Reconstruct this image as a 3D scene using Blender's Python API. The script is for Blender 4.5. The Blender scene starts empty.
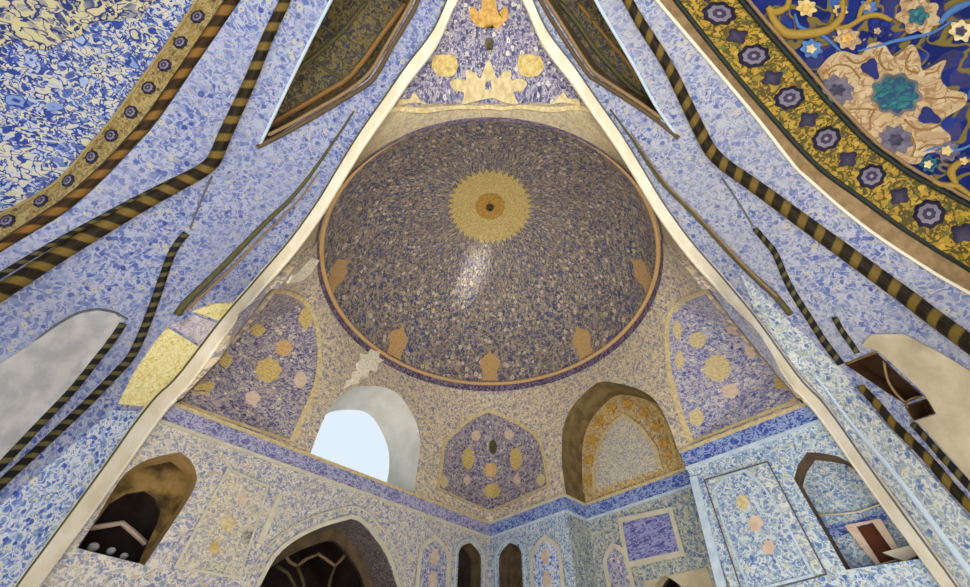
import bpy, math, random
import numpy as np
from mathutils import Vector
from mathutils.geometry import delaunay_2d_cdt

random.seed(7)
U = 12.0            # metres in one room unit: the dome's springing is one unit above the eye
EYE = 1.6
scene = bpy.context.scene
col = scene.collection

# ------------------------------------------------------------------ camera
CX, CY, FPX, PITCH = 490.0, 293.5, 410.0, math.radians(48.5)
cp, sp = math.cos(PITCH), math.sin(PITCH)
cam_d = bpy.data.cameras.new('camera')
cam = bpy.data.objects.new('camera', cam_d)
col.objects.link(cam)
cam.location = (0, 0, EYE)
cam.rotation_euler = (math.pi / 2 + PITCH, 0, 0)
cam_d.sensor_fit = 'HORIZONTAL'
cam_d.sensor_width = 36
cam_d.lens = 36 * FPX / 970
cam_d.shift_x = -(CX - 485) / 970
cam_d.clip_end = 2000
scene.camera = cam


def proj(p):                       # point (room units about the eye) -> where the camera sees it
    x, f, u = p
    z = max(1e-4, f * cp + u * sp)
    return np.array([CX + FPX * x / z, CY - FPX * (-f * sp + u * cp) / z])


def world(p):
    return (p[0] * U, p[1] * U, p[2] * U + EYE)


# ------------------------------------------------------------------ mesh helpers
def lin(c):
    if isinstance(c, str):
        c = [int(c[i:i + 2], 16) for i in (0, 2, 4)]
    return tuple((v / 255 / 12.92) if v / 255 <= .04045 else ((v / 255 + .055) / 1.055) ** 2.4 for v in c) + (1,)


class MB:
    def __init__(self):
        self.v, self.f, self.uv, self.smooth = [], [], [], True

    def add(self, verts, faces, uvs=None):
        b = len(self.v)
        self.v += [tuple(p) for p in verts]
        self.uv += [tuple(q[:2]) for q in uvs] if uvs is not None else [(0, 0)] * len(verts)
        self.f += [tuple(b + i for i in f) for f in faces]
        return self

    def build(self, name, mat, parent=None, base=None, inset=0):
        base = base or (tuple(parent['_b']) if parent is not None else (0, 0, 0))
        me = bpy.data.meshes.new(name)
        vs = [tuple(a - b for a, b in zip(world(p), base)) for p in self.v]
        me.from_pydata(vs, [], self.f)
        uvl = me.uv_layers.new(name='UVMap')
        idx = np.empty(len(me.loops), dtype=np.int32)
        me.loops.foreach_get('vertex_index', idx)
        uvl.data.foreach_set('uv', np.array(self.uv, dtype=np.float32)[idx].ravel())
        if self.smooth:
            me.polygons.foreach_set('use_smooth', [True] * len(me.polygons))
        me.materials.append(mat)
        me.update()
        o = bpy.data.objects.new(name, me)
        col.objects.link(o)
        if parent is not None:
            o.parent = parent
        else:
            o.location = base
        o['_b'] = base if parent is None else tuple(parent['_b'])
        return o


def tag(o, label=None, cat=None, group=None, kind=None):
    if label: o['label'] = label
    if cat: o['category'] = cat
    if group: o['group'] = group
    if kind: o['kind'] = kind
    return o


def thing(name, label, cat, p, group=None):
    o = bpy.data.objects.new(name, None)
    col.objects.link(o)
    o.empty_display_size = .2
    o.location = world(p)
    o['_b'] = world(p)
    return tag(o, label, cat, group)


def struct(name, mb, mat):
    return tag(mb.build(name, mat), kind='structure')


def inside(pt, poly):
    x, y = pt
    r = False
    j = len(poly) - 1
    for i in range(len(poly)):
        xi, yi = poly[i]; xj, yj = poly[j]
        if (yi > y) != (yj > y) and x < (xj - xi) * (y - yi) / (yj - yi) + xi:
            r = not r
        j = i
    return r


def densify(poly, step, closed=True):
    out = []
    n = len(poly)
    for i in range(n if closed else n - 1):
        a = np.array(poly[i], float); b = np.array(poly[(i + 1) % n], float)
        k = max(1, int(math.ceil(np.linalg.norm(b - a) / step)))
        for q in range(k):
            out.append(tuple(a + (b - a) * q / k))
    if not closed:
        out.append(tuple(poly[-1]))
    return out


def smooth_line(pts, n=8):                    # Catmull-Rom through points
    P = [np.array(p, float) for p in pts]
    P = [2 * P[0] - P[1]] + P + [2 * P[-1] - P[-2]]
    out = []
    for i in range(1, len(P) - 2):
        for k in range(n):
            t = k / n
            out.append(.5 * ((2 * P[i]) + (P[i + 1] - P[i - 1]) * t + (2 * P[i - 1] - 5 * P[i] + 4 * P[i + 1] - P[i + 2]) * t * t
                             + (3 * P[i] - P[i - 1] - 3 * P[i + 1] + P[i + 2]) * t ** 3))
    out.append(P[-2])
    return [tuple(p) for p in out]


def patch(outline, f, step, holes=(), off=0.0, skirt=None, offf=None, mb=None):
    """Fill an outline given in a surface's own coordinates; skirt = depth its rim goes back to."""
    mb = mb or MB()
    o = densify(outline, step)
    hs = [densify(h, step) for h in holes]
    pts = list(o); edges = [(i, (i + 1) % len(o)) for i in range(len(o))]
    for h in hs:
        b = len(pts)
        pts += h
        edges += [(b + i, b + (i + 1) % len(h)) for i in range(len(h))]
    bx = np.array(pts)
    A = np.array(o); x0, y0 = A.min(0); x1, y1 = A.max(0)
    nx, ny = int((x1 - x0) / step) + 1, int((y1 - y0) / step) + 1
    for i in range(nx + 1):
        for j in range(ny + 1):
            p = (x0 + (i + .5 * (j % 2)) * step, y0 + j * step)
            if ((bx - p) ** 2).sum(1).min() < (.45 * step) ** 2: continue
            if inside(p, o) and not any(inside(p, h) for h in hs):
                pts.append(p)
    r = delaunay_2d_cdt([Vector(p) for p in pts], edges, [], 0, 1e-7)
    vs = [(v.x, v.y) for v in r[0]]
    fs = []
    for t in r[2]:
        c = (sum(vs[i][0] for i in t) / 3, sum(vs[i][1] for i in t) / 3)
        if inside(c, o) and not any(inside(c, h) for h in hs):
            fs.append(tuple(t))
    used = sorted({i for t in fs for i in t})
    mp = {k: n for n, k in enumerate(used)}
    vs = [vs[k] for k in used]
    fs = [tuple(mp[i] for i in t) for t in fs]
    g = (lambda p: f(p, off)) if offf is None else (lambda p: f(p, offf(p)))
    V = [g(p) for p in vs]
    mb.add(V, fs, vs)
    if skirt is not None:
        cnt = {}
        for t in fs:
            for k in range(3):
                e = (t[k], t[(k + 1) % 3])
                cnt[frozenset(e)] = cnt.get(frozenset(e), 0) + 1
        for t in fs:
            for k in range(3):
                a, b = t[k], t[(k + 1) % 3]
                if cnt[frozenset((a, b))] == 1:
                    mb.add([V[a], V[b], f(vs[b], skirt), f(vs[a], skirt)], [(1, 0, 3, 2)], [vs[a], vs[b], vs[b], vs[a]])
    return mb


def reveal(outline, f, d0, d1, step, closed=True, n=3, mb=None):
    """Side faces of an opening, from depth d0 to d1."""
    mb = mb or MB()
    o = densify(outline, step, closed)
    k = len(o)
    V, UV = [], []
    L = 0
    for i, p in enumerate(o):
        if i: L += math.dist(o[i - 1], p)
        for q in range(n + 1):
            V.append(f(p, d0 + (d1 - d0) * q / n)); UV.append((L, abs(d1 - d0) * q / n))
    F = []
    for i in range(k if closed else k - 1):
        for q in range(n):
            a = i * (n + 1) + q; b = ((i + 1) % k) * (n + 1) + q
            F.append((a, b, b + 1, a + 1))
    return mb.add(V, F, UV)


def tube(P, R, seg=8, mb=None, cap=True):
    """A round bar through 3-D points P; R a radius or one per point."""
    mb = mb or MB()
    P = [np.array(p, float) for p in P]
    n = len(P)
    R = [R] * n if not hasattr(R, '__len__') else R
    L = 0
    V, UV, F = [], [], []
    up = None
    for i in range(n):
        t = P[min(i + 1, n - 1)] - P[max(i - 1, 0)]
        t /= max(1e-9, np.linalg.norm(t))
        if up is None:
            up = np.array([0, 0, 1.]) if abs(t[2]) < .9 else np.array([1., 0, 0])
        s = np.cross(t, up); s /= np.linalg.norm(s)
        up = np.cross(s, t)
        if i: L += np.linalg.norm(P[i] - P[i - 1])
        for k in range(seg + 1):
            a = 2 * math.pi * k / seg
            V.append(P[i] + R[i] * (math.cos(a) * s + math.sin(a) * up))
            UV.append((L, k / seg))
    for i in range(n - 1):
        for k in range(seg):
            a = i * (seg + 1) + k
            F.append((a, a + 1, a + seg + 2, a + seg + 1))
    if cap:
        F.append(tuple(range(seg, -1, -1))[:seg])
        F.append(tuple((n - 1) * (seg + 1) + k for k in range(seg)))
    return mb.add(V, F, UV)


def strip(A, B, mb=None, n=1):
    """A ruled band between two equally long 3-D lines."""
    mb = mb or MB()
    L = 0
    V, UV, F = [], [], []
    for i, (a, b) in enumerate(zip(A, B)):
        a, b = np.array(a), np.array(b)
        if i: L += np.linalg.norm((a + b) / 2 - pm)
        pm = (a + b) / 2
        for k in range(n + 1):
            V.append(a + (b - a) * k / n); UV.append((L, np.linalg.norm(b - a) * k / n))
    for i in range(len(A) - 1):
        for k in range(n):
            q = i * (n + 1) + k
            F.append((q, q + 1, q + n + 2, q + n + 1))
    return mb.add(V, F, UV)


_GR = {}


def seen(f, px, lo, hi, n=24, off=0.0, key=None):
    """Which surface coordinate of f stands where the photograph shows px."""
    px = np.array(px, float)
    key = (key or id(f), lo, hi, n)
    if key not in _GR:
        Q = [np.array([lo[0] + (hi[0] - lo[0]) * i / n, lo[1] + (hi[1] - lo[1]) * j / n]) for i in range(n + 1) for j in range(n + 1)]
        _GR[key] = (Q, np.array([proj(f(q, off)) for q in Q]), f)
    Q, G, _ = _GR[key]
    q = Q[int(np.abs(G - px).sum(1).argmin())]
    h = 1e-5
    for _ in range(25):
        p0 = proj(f(q, off))
        J = np.stack([(proj(f(q + (h, 0), off)) - p0) / h, (proj(f(q + (0, h), off)) - p0) / h], 1)
        try: d = np.linalg.solve(J, px - p0)
        except Exception: break
        m = np.abs(d).max()
        if m > .06: d *= .06 / m
        q = q + d
        if m < 1e-7: break
    return tuple(q)


# ------------------------------------------------------------------ surfaces (room units)
CY0, HALF, RING = .85, .751, .523          # dome axis, half diagonal of the square room, springing radius
S0 = CY0 + HALF                            # the far corner
BAND0, BAND1 = .512, .553
R2 = math.sqrt(.5)


def WL(p, off=0):                          # far left wall: (distance from the far corner, height), off > 0 into the room
    a, u = p
    return np.array([-a * R2 + off * R2, S0 - a * R2 - off * R2, u])


def WR(p, off=0):
    a, u = p
    return np.array([a * R2 - off * R2, S0 - a * R2 - off * R2, u])


DEEP = .108                                # depth of the tall alcove in the right wall


def TR(p, off=0):                          # transition zone: (azimuth about the dome axis, 0..1 up to the ring)
    th, h = p
    c, s = math.cos(th), math.sin(th)
    sq = HALF / (abs(c) + abs(s))
    w = max(0, h) ** 1.3
    r = sq + (RING + .001 - sq) * w - off
    return np.array([r * s, CY0 + r * c, BAND1 + (.965 - BAND1) * h])


DOMEH = .509


def DM(p, off=0):                          # dome: plan coordinates of the unrolled shell (radius 0..1 at the rim)
    x, y = p
    q = math.hypot(x, y)
    ph = q * math.pi / 2
    r = (RING - off) * math.sin(ph) ** 1.0
    u = 1.0 + (DOMEH - off) * math.cos(ph) ** .92 if q < 1 else 1.0 - (q - 1) * .6
    k = r / q if q > 1e-6 else 0
    return np.array([x * k, CY0 + y * k, u])


PROF = smooth_line([(.765, -.14), (.765, .1), (.765, .30), (.764, .42), (.757, .50), (.742, .56), (.702, .63), (.626, .725), (.518, .84),
                    (.372, .935), (.238, 1.0), (.077, 1.065), (0, 1.095)], 10)
PT = [0]
for i in range(1, len(PROF)): PT.append(PT[-1] + math.dist(PROF[i - 1], PROF[i]))
TMAX = PT[-1]
PM = np.array(PROF); PT = np.array(PT)


def barrel(side):
    def f(p, off=0):
        t, v = p
        m = np.interp(t, PT, PM[:, 0]); u = np.interp(t, PT, PM[:, 1])
        m2 = np.interp(t + .02, PT, PM[:, 0]); u2 = np.interp(t + .02, PT, PM[:, 1])
        m1 = np.interp(t - .02, PT, PM[:, 0]); u1 = np.interp(t - .02, PT, PM[:, 1])
        d = np.array([m2 - m1, u2 - u1]); d /= max(1e-9, np.linalg.norm(d))
        nm, nu = -d[1], d[0]               # towards the axis
        return np.array([side * (m + nm * off), v, u + nu * off])
    return f


BL, BR = barrel(-1), barrel(1)


def bar_px(side, pts):
    f = BL if side < 0 else BR
    return [seen(f, p, (0, -.2), (TMAX - .001, 1.0)) for p in pts]


# cream arris where the portal vault meets the domed room (half distance from the axis by image height)
EDGE = [(0, 36), (44, 56), (80, 83), (109, 103), (146, 129), (183, 152), (217, 173), (258, 204), (316, 254), (380, 301), (410, 329), (458, 364),
        (513, 404), (564, 442), (587, 459)]
edge_tv = bar_px(1, [(CX + d, y) for y, d in EDGE])[::-1]
t0 = edge_tv[0]
edge_tv = [(0.0, t0[1] - .005), (t0[0] * .5, t0[1] - .003)] + edge_tv + [(TMAX - .03, .06), (TMAX - .002, .0)]
edge_tv = smooth_line(edge_tv, 4)


def NEAR(p, off=0):                        # loft between the ring's near side and the arris: (azimuth 90..270 deg, 0 ring..1 arris)
    az, w = p
    s = math.sin(az); c = math.cos(az)
    a = math.atan2(abs(s), c)
    e = np.array([np.interp(a, EAZ, E3[:, k]) for k in range(3)])
    r = np.array([RING * abs(s), CY0 + RING * c, .985])
    q = r + (e - r) * w
    q[2] += .035 * math.sin(math.pi * min(1, max(0, w))) * max(0, -c) - off
    q[0] *= 1 if s >= 0 else -1
    return q


E3 = np.array([BR(p) for p in edge_tv])
_az = np.array([math.atan2(e[0], e[1] - CY0) for e in E3])
_k = [i for i in range(len(E3)) if E3[i][2] > .55]
E3 = E3[_k]; EAZ = np.maximum.accumulate(_az[_k])
EAZ[-1] = math.pi


def px(f, pts, lo, hi, off=0.0, key=None):
    return [seen(f, p, lo, hi, off=off, key=key) for p in pts]


def wl(pts, d=0): return px(lambda p, o: WL(p, -d), pts, (0, .1), (1.2, 1), key='wl%.3f' % d)
def wr(pts, d=0): return px(lambda p, o: WR(p, -d), pts, (0, .1), (1.2, 1), key='wr%.3f' % d)
def tr(pts): return px(TR, pts, (-1.9, 0), (1.9, 1))
def near(pts): return px(NEAR, pts, (1.7, 0), (2 * math.pi - 1.7, 1.0))


def arch(ac, half, u0, us, ua, n=10, k=.72):
    """Pointed Persian arch outline, counter-clockwise from its left foot."""
    out = [(ac - half, u0)]
    r = []
    for i in range(n + 1):
        x = math.cos(i / n * math.pi / 2)
        r.append((x, us + (ua - us) * (k * math.sqrt(max(0, 1 - x * x)) + (1 - k) * (1 - x))))
    out = [(ac - half, u0)] + [(ac - half * x, u) for x, u in r] + [(ac + half * x, u) for x, u in r[-2::-1]] + [(ac + half, u0)]
    return out


def grow(poly, d):
    """Offset a closed outline outwards by d."""
    P = np.array(poly)
    n = len(P)
    area = sum(P[i][0] * P[(i + 1) % n][1] - P[(i + 1) % n][0] * P[i][1] for i in range(n))
    sg = 1 if area > 0 else -1
    out = []
    for i in range(n):
        a = P[i] - P[i - 1]; b = P[(i + 1) % n] - P[i]
        a = a / max(1e-9, np.linalg.norm(a)); b = b / max(1e-9, np.linalg.norm(b))
        m = np.array([a[1] + b[1], -a[0] - b[0]]); l = np.linalg.norm(m)
        if l < 1e-6: m = np.array([a[1], -a[0]]); l = 1
        k = min(1.6, 1 / max(.3, l / 2))
        out.append(tuple(P[i] + sg * m / l * d * k))
    return out


# ------------------------------------------------------------------ materials
class NT:
    def __init__(self, name, rough=.4, spec=.35):
        self.m = bpy.data.materials.new(name)
        self.m.use_nodes = True
        self.t = self.m.node_tree
        self.b = self.t.nodes['Principled BSDF']
        self.b.inputs['Roughness'].default_value = rough
        self.b.inputs['Specular IOR Level'].default_value = spec

    def n(self, kind, **kw):
        nd = self.t.nodes.new(kind)
        for k, v in kw.items():
            if k.startswith('i_'): nd.inputs[int(k[2:]) if k[2:].isdigit() else k[2:]].default_value = v
            else: setattr(nd, k, v)
        return nd

    def link(self, a, b): self.t.links.new(a, b)

    def math(self, op, a, b=None, c=None, clamp=False):
        nd = self.n('ShaderNodeMath', operation=op, use_clamp=clamp)
        for i, x in enumerate((a, b, c)):
            if x is None: continue
            if isinstance(x, (int, float)): nd.inputs[i].default_value = x
            else: self.link(x, nd.inputs[i])
        return nd.outputs[0]

    def vmath(self, op, a, b=None, s=None):
        nd = self.n('ShaderNodeVectorMath', operation=op)
        for i, x in enumerate((a, b)):
            if x is None: continue
            if isinstance(x, tuple): nd.inputs[i].default_value = x
            else: self.link(x, nd.inputs[i])
        if s is not None: nd.inputs['Scale'].default_value = s
        return nd.outputs[1] if op in ('LENGTH', 'DISTANCE', 'DOT_PRODUCT') else nd.outputs[0]

    def mix(self, fac, a, b):
        nd = self.n('ShaderNodeMix', data_type='RGBA')
        if isinstance(fac, (int, float)): nd.inputs[0].default_value = fac
        else: self.link(fac, nd.inputs[0])
        for i, x in ((6, a), (7, b)):
            if isinstance(x, tuple): nd.inputs[i].default_value = x
            else: self.link(x, nd.inputs[i])
        return nd.outputs[2]

    def step(self, x, lo, hi, inv=False):       # 0 below lo, 1 above hi
        nd = self.n('ShaderNodeMapRange', interpolation_type='SMOOTHSTEP')
        self.link(x, nd.inputs[0])
        nd.inputs[1].default_value = lo; nd.inputs[2].default_value = hi
        nd.inputs[3].default_value = 1.0 if inv else 0.0; nd.inputs[4].default_value = 0.0 if inv else 1.0
        return nd.outputs[0]

    def ramp(self, x, cols):
        nd = self.n('ShaderNodeValToRGB')
        nd.color_ramp.interpolation = 'CONSTANT'
        e = nd.color_ramp.elements
        while len(e) < len(cols): e.new(1)
        for i, c in enumerate(cols):
            e[i].position = i / len(cols); e[i].color = c
        self.link(x, nd.inputs[0])
        return nd.outputs[0]

    def noise(self, v, scale, detail=2, rough=.5, dist=0):
        nd = self.n('ShaderNodeTexNoise', i_Scale=scale, i_Detail=detail, i_Roughness=rough, i_Distortion=dist)
        self.link(v, nd.inputs['Vector'])
        return nd

    def vor(self, v, scale, rnd=1.0):
        nd = self.n('ShaderNodeTexVoronoi', i_Scale=scale, i_Randomness=rnd)
        self.link(v, nd.inputs['Vector'])
        return nd

    def out(self, c):
        self.link(c, self.b.inputs['Base Color'])
        return self.m

    def chan(self, c, i=0):
        nd = self.n('ShaderNodeSeparateColor')
        self.link(c, nd.inputs[0])
        return nd.outputs[i]


MS = 2.3


def mosaic(name, ground, ground2, vine, flowers, scale=55, vw=.06, fl=.36, dots=.22, warp=.6, wear=None, wa=.35, wscale=5, rough=.42, polar=False, aspect=1.0, spec=.16, cm=.5):
    """Glazed tile with scrolls, blossoms and dots, drawn from noise and cell textures."""
    T = NT(name, rough, spec)
    uv = T.n('ShaderNodeTexCoord').outputs['UV']
    v0 = uv
    if polar:
        r = T.vmath('LENGTH', uv)
        sx = T.n('ShaderNodeSeparateXYZ'); T.link(uv, sx.inputs[0])
        a = T.math('ARCTAN2', sx.outputs[1], sx.outputs[0])
        cb = T.n('ShaderNodeCombineXYZ')
        T.link(T.math('MULTIPLY', a, polar[0] / (2 * math.pi)), cb.inputs[0])
        T.link(T.math('MULTIPLY', T.math('POWER', r, polar[2]), polar[1]), cb.inputs[1])
        v = cb.outputs[0]
    else:
        v = T.vmath('MULTIPLY', uv, (scale, scale * aspect, 0))
    if not polar: v = T.vmath('SCALE', v, s=MS)
    w = T.noise(v, .8, 1)
    v = T.vmath('ADD', v, T.vmath('SCALE', T.vmath('SUBTRACT', w.outputs['Color'], (.5, .5, .5)), s=warp))
    g = T.mix(T.step(T.noise(v, .55, 2).outputs['Fac'], .42, .58), lin(ground), lin(ground2))
    cells = T.vor(T.vmath('ADD', v, (3.7, 9.2, 0)), 1.15)
    pal = [lin(x) for x in (ground, flowers[0], ground2, flowers[1], ground, flowers[-1], ground2, vine)]
    g = T.mix(cm, g, T.ramp(T.chan(cells.outputs['Color'], 0), pal))
    vn = T.noise(v, .75, 1.5, dist=.6).outputs['Fac']
    c = T.mix(T.step(T.math('ABSOLUTE', T.math('SUBTRACT', vn, .5)), vw * .6, vw * 1.2, True), g, lin(vine))
    if dots:
        d = T.vor(T.vmath('ADD', v, (7.3, 2.1, 0)), 1.9)
        c = T.mix(T.step(d.outputs['Distance'], dots * .7, dots * 1.3, True), c, T.ramp(T.chan(d.outputs['Color'], 1), [lin(vine), lin(ground), lin(flowers[0]), lin(ground2)]))
    if fl:
        f = T.vor(v, .8)
        rad = T.math('ADD', f.outputs['Distance'], T.math('MULTIPLY', T.chan(f.outputs['Color'], 2), .18))
        fc = T.ramp(T.chan(f.outputs['Color'], 0), [lin(x) for x in flowers])
        c = T.mix(T.step(rad, fl * .8, fl * 1.15, True), c, fc)
        c = T.mix(T.step(f.outputs['Distance'], fl * .18, fl * .36, True), c, lin(ground))
    if wear:
        wn = T.noise(v0, wscale, 4, .6).outputs['Fac']
        c = T.mix(T.math('MULTIPLY', T.step(wn, .38, .68), wa), c, lin(wear))
    return T.out(c)


def plain(name, a, b, scale=20, rough=.6, spec=.12, detail=4):
    T = NT(name, rough, spec)
    v = T.n('ShaderNodeTexCoord').outputs['UV']
    return T.out(T.mix(T.step(T.noise(v, scale, detail, .6).outputs['Fac'], .35, .65), lin(a), lin(b)))


def rope_mat(name, a, b, freq, c=None, duty=.5, rough=.45):
    """Twisted moulding: two glazes winding round the bar."""
    T = NT(name, .5, .12)
    uv = T.n('ShaderNodeTexCoord').outputs['UV']
    s = T.n('ShaderNodeSeparateXYZ'); T.link(uv, s.inputs[0])
    x = T.math('FRACT', T.math('ADD', T.math('MULTIPLY', s.outputs[0], freq), T.math('MULTIPLY', s.outputs[1], 1)))
    y = T.math('ABSOLUTE', T.math('SUBTRACT', x, .5))
    k = T.mix(T.step(y, duty / 2 - .06, duty / 2 + .06), lin(a), lin(b))
    n = T.noise(uv, freq * 1.5, 3).outputs['Fac']
    k = T.mix(T.math('MULTIPLY', T.step(n, .4, .7), .35), k, lin(c or b))
    return T.out(k)


def script_mat(name, ground, ground2, ink, sx, sy, w=.07):
    """Inscription frieze: pale strokes of lettering running over a deep ground."""
    T = NT(name, .45, .14)
    uv = T.n('ShaderNodeTexCoord').outputs['UV']
    v = T.vmath('MULTIPLY', uv, (sx, sy, 0))
    g = T.mix(T.step(T.noise(v, 1.3, 2).outputs['Fac'], .4, .6), lin(ground), lin(ground2))
    a = T.noise(v, .9, 2, dist=1.2).outputs['Fac']
    c = T.mix(T.step(T.math('ABSOLUTE', T.math('SUBTRACT', a, .5)), w * .6, w * 1.2, True), g, lin(ink))
    d = T.vor(v, 1.1)
    c = T.mix(T.step(d.outputs['Distance'], .16, .26, True), c, lin(ink))
    return T.out(c)


M = {}
M['shell_l'] = mosaic('blue_white_tile', '5667a4', '7682b0', 'a3a9c4', ['b3b0a6', '4a5ea2', '8592ba', '384b94', '9ca2b8'], 44, .06, .42, .22, wear='949bb6', wa=.42)
M['shell_r'] = mosaic('pale_lilac_tile', '6070a4', '828cb0', 'aeb1c2', ['b9b5a6', '5266a6', '919bb8', '415498', 'a6a8b0'], 44, .06, .42, .22, wear='a2a4b0', wa=.42)
M['wall_l'] = mosaic('beige_lilac_tile', '7c82a6', 'b0aca4', 'd6d0c4', ['d6c59e', '7a80aa', 'b6b6b6', 'c9b18a', '85a09f', '9b8fb4'], 52, .06, .42, .26, wear='b6b0a6', wa=.25, cm=.4)  # beige leaning puts the left wall's warm sunlight into its tiles
M['wall_r'] = mosaic('blue_green_tile', '5f7ab2', '8fa3bc', 'ccd6d9', ['d0ccb2', '5f84b8', 'a6b9c4', '4666a8', 'b9bfae', '86a4b8'], 52, .06, .42, .26, wear='a6b4c0', wa=.25, cm=.4)  # bluer palette carries the right wall's cooler light in its tiles
M['wall_deep'] = mosaic('grey_green_tile', '66779a', '95a097', 'c3c4b4', ['c3ba98', '6a80a4', '98a4a0', '5f729c'], 52, .06, .42, .26, cm=.4)
M['trans'] = mosaic('beige_spandrel_tile', '8d8690', 'b5a994', 'dccdaf', ['d3bd92', '8d86a8', '9c9492', 'dcc9a4', '7f7d9c'], 40, .06, .42, .26, wear='b3a690', wa=.25, cm=.4)
M['near'] = mosaic('sandy_spandrel_tile', '978a72', 'a99b80', 'bfb294', ['bfab82', '9c9088', '948a78'], 45, .05, .3, .15, wear='ab9c7e', wa=.4)
M['squinch'] = mosaic('violet_blossom_tile', '524e76', '6f6a8a', 'b3aaac', ['d9cfae', '7a759c', 'c6b6a3', '45446f', 'a99bb0'], 54, .05, .44, .28, wear='a08f74', wa=.2, cm=.4)
M['squinch_r'] = mosaic('blue_violet_blossom_tile', '5e639a', '7c7fa8', 'c0bdc6', ['ded6bd', '777dac', 'cbbfb3', '4a5090', 'b6b2c6'], 54, .05, .44, .28, wear='b5a999', wa=.15, cm=.4)
M['nearpanel'] = mosaic('dark_violet_blossom_tile', '4f4d72', '6d6a8a', 'a39eac', ['d0ccc0', '76729a', 'aca6ac', '45466a'], 52, .05, .44, .28, cm=.35)
M['dome'] = mosaic('dome_arabesque_tile', '47527a', '6d6872', 'b3a48f', ['ddd0b8', '9c8e80', '6f769c', 'cbbfa8', '525c90'], 60, .05, .44, .26, warp=.3, wear='84715e', wa=.25, wscale=3, polar=(220, 52, .85), cm=.35)
M['dome_gold'] = mosaic('dome_gold_tile', 'b89f5e', 'c9ae6c', 'e0cd92', ['e6cc7c', 'a6976c', 'd3b566', '9c9c68'], 70, .06, .36, .2)
M['orange'] = mosaic('ochre_tile', 'bd8f55', 'c99d63', 'd4b98c', ['d0a566', 'a58a6b', 'bd8a52'], 80, .05, .3, .2)
M['ring'] = script_mat('violet_ring_frieze', '4b3f5c', '5c4f70', '8f8296', 60, 40, .05)
M['band_l'] = script_mat('violet_frieze', '66679c', '7f80ac', 'b0aec6', 70, 100)
M['band_r'] = script_mat('blue_frieze', '3a4f9e', '4e66b2', '98a8d0', 70, 100)
M['square'] = script_mat('violet_blue_square', '4c5296', '6a6aa6', '9c9cc6', 40, 110)
M['gold'] = plain('gold_tile', 'b09a5c', 'd8bf7c', 90, .4, .3)
M['gold_pale'] = plain('pale_gold_tile', 'bba87c', 'd9c898', 90, .45, .3)
M['gold_deep'] = plain('deep_gold_tile', 'a8803a', 'd0a757', 90, .4, .3)
M['pink'] = plain('rose_beige_tile', 'c9ae9a', 'd6c2b0', 60, .5)
M['cream'] = plain('cream_plaster', 'dcd2b8', 'ebe5d6', 14, .6)
M['white'] = plain('light_spot_white', 'dcdcda', 'ecebe6', 18, .7)
M['window_plaster'] = plain('window_plaster', 'c9c7c0', 'd9d8d2', 10, .75)
M['plaster'] = plain('grey_plaster', 'a3a4aa', 'bcbbbc', 26, .75)
M['sand'] = plain('sandy_plaster', 'b3a68a', 'cbbfa3', 16, .75)
M['chip'] = plain('chipped_pale_plaster', 'd9cfb6', 'fbf5e6', 60, .8)
M['line'] = plain('pale_tile_line', 'c3bda9', 'd3cdb9', 40, .5)
M['line_blue'] = plain('pale_blue_tile_line', 'b0c3d6', 'c8d6e2', 40, .45)
M['line_dark'] = plain('dark_joint', '55565c', '6c6d70', 40, .6)
M['olive'] = plain('olive_glaze', '45422c', '625e40', 60, .45)
M['black'] = plain('black_glaze', '1f2523', '2d3532', 60, .35)
M['brown'] = plain('brown_glaze', '7a5a33', '9c7746', 50, .45)
M['tan'] = plain('tan_glaze', '7d6648', '957c5a', 50, .45)
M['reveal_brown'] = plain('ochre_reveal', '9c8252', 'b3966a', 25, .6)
M['mottled_ochre'] = plain('mottled_ochre_plaster', '41341f', '9a7f4c', 14, .7)  # dark brown and ochre mixed in blotches by noise
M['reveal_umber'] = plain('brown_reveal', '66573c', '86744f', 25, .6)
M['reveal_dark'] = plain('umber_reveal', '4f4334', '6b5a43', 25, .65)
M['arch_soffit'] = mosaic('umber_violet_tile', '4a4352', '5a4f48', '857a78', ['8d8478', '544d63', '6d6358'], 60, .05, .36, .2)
M['dark'] = plain('unlit_brown_plaster', '2b2422', '3a302c', 20, .8)  # dark brown puts the gloom of unlit spaces into the colour
M['wood'] = plain('dark_brown_wood', '3b2a1c', '523a26', 14, .6)
M['redwood'] = plain('red_brown_wood', '4a2616', '5e331e', 14, .6)
M['rope_a'] = rope_mat('gold_black_twist', '1b1712', '6e5a2a', 26, '4c3d1c', .58)
M['rope_b'] = rope_mat('black_olive_twist', '1a1a18', '5c5535', 44, '24231d', .6)
M['rope_c'] = rope_mat('brown_gold_twist', '2c2012', '7d5a28', 22, '57391a', .55)
M['recess'] = mosaic('dark_olive_vault_tile', '2c2d33', '443d2c', '6d6138', ['77663a', '3b3a4c', '5b4b2a', '2a2f45'], 46, .05, .4, .2)


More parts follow.
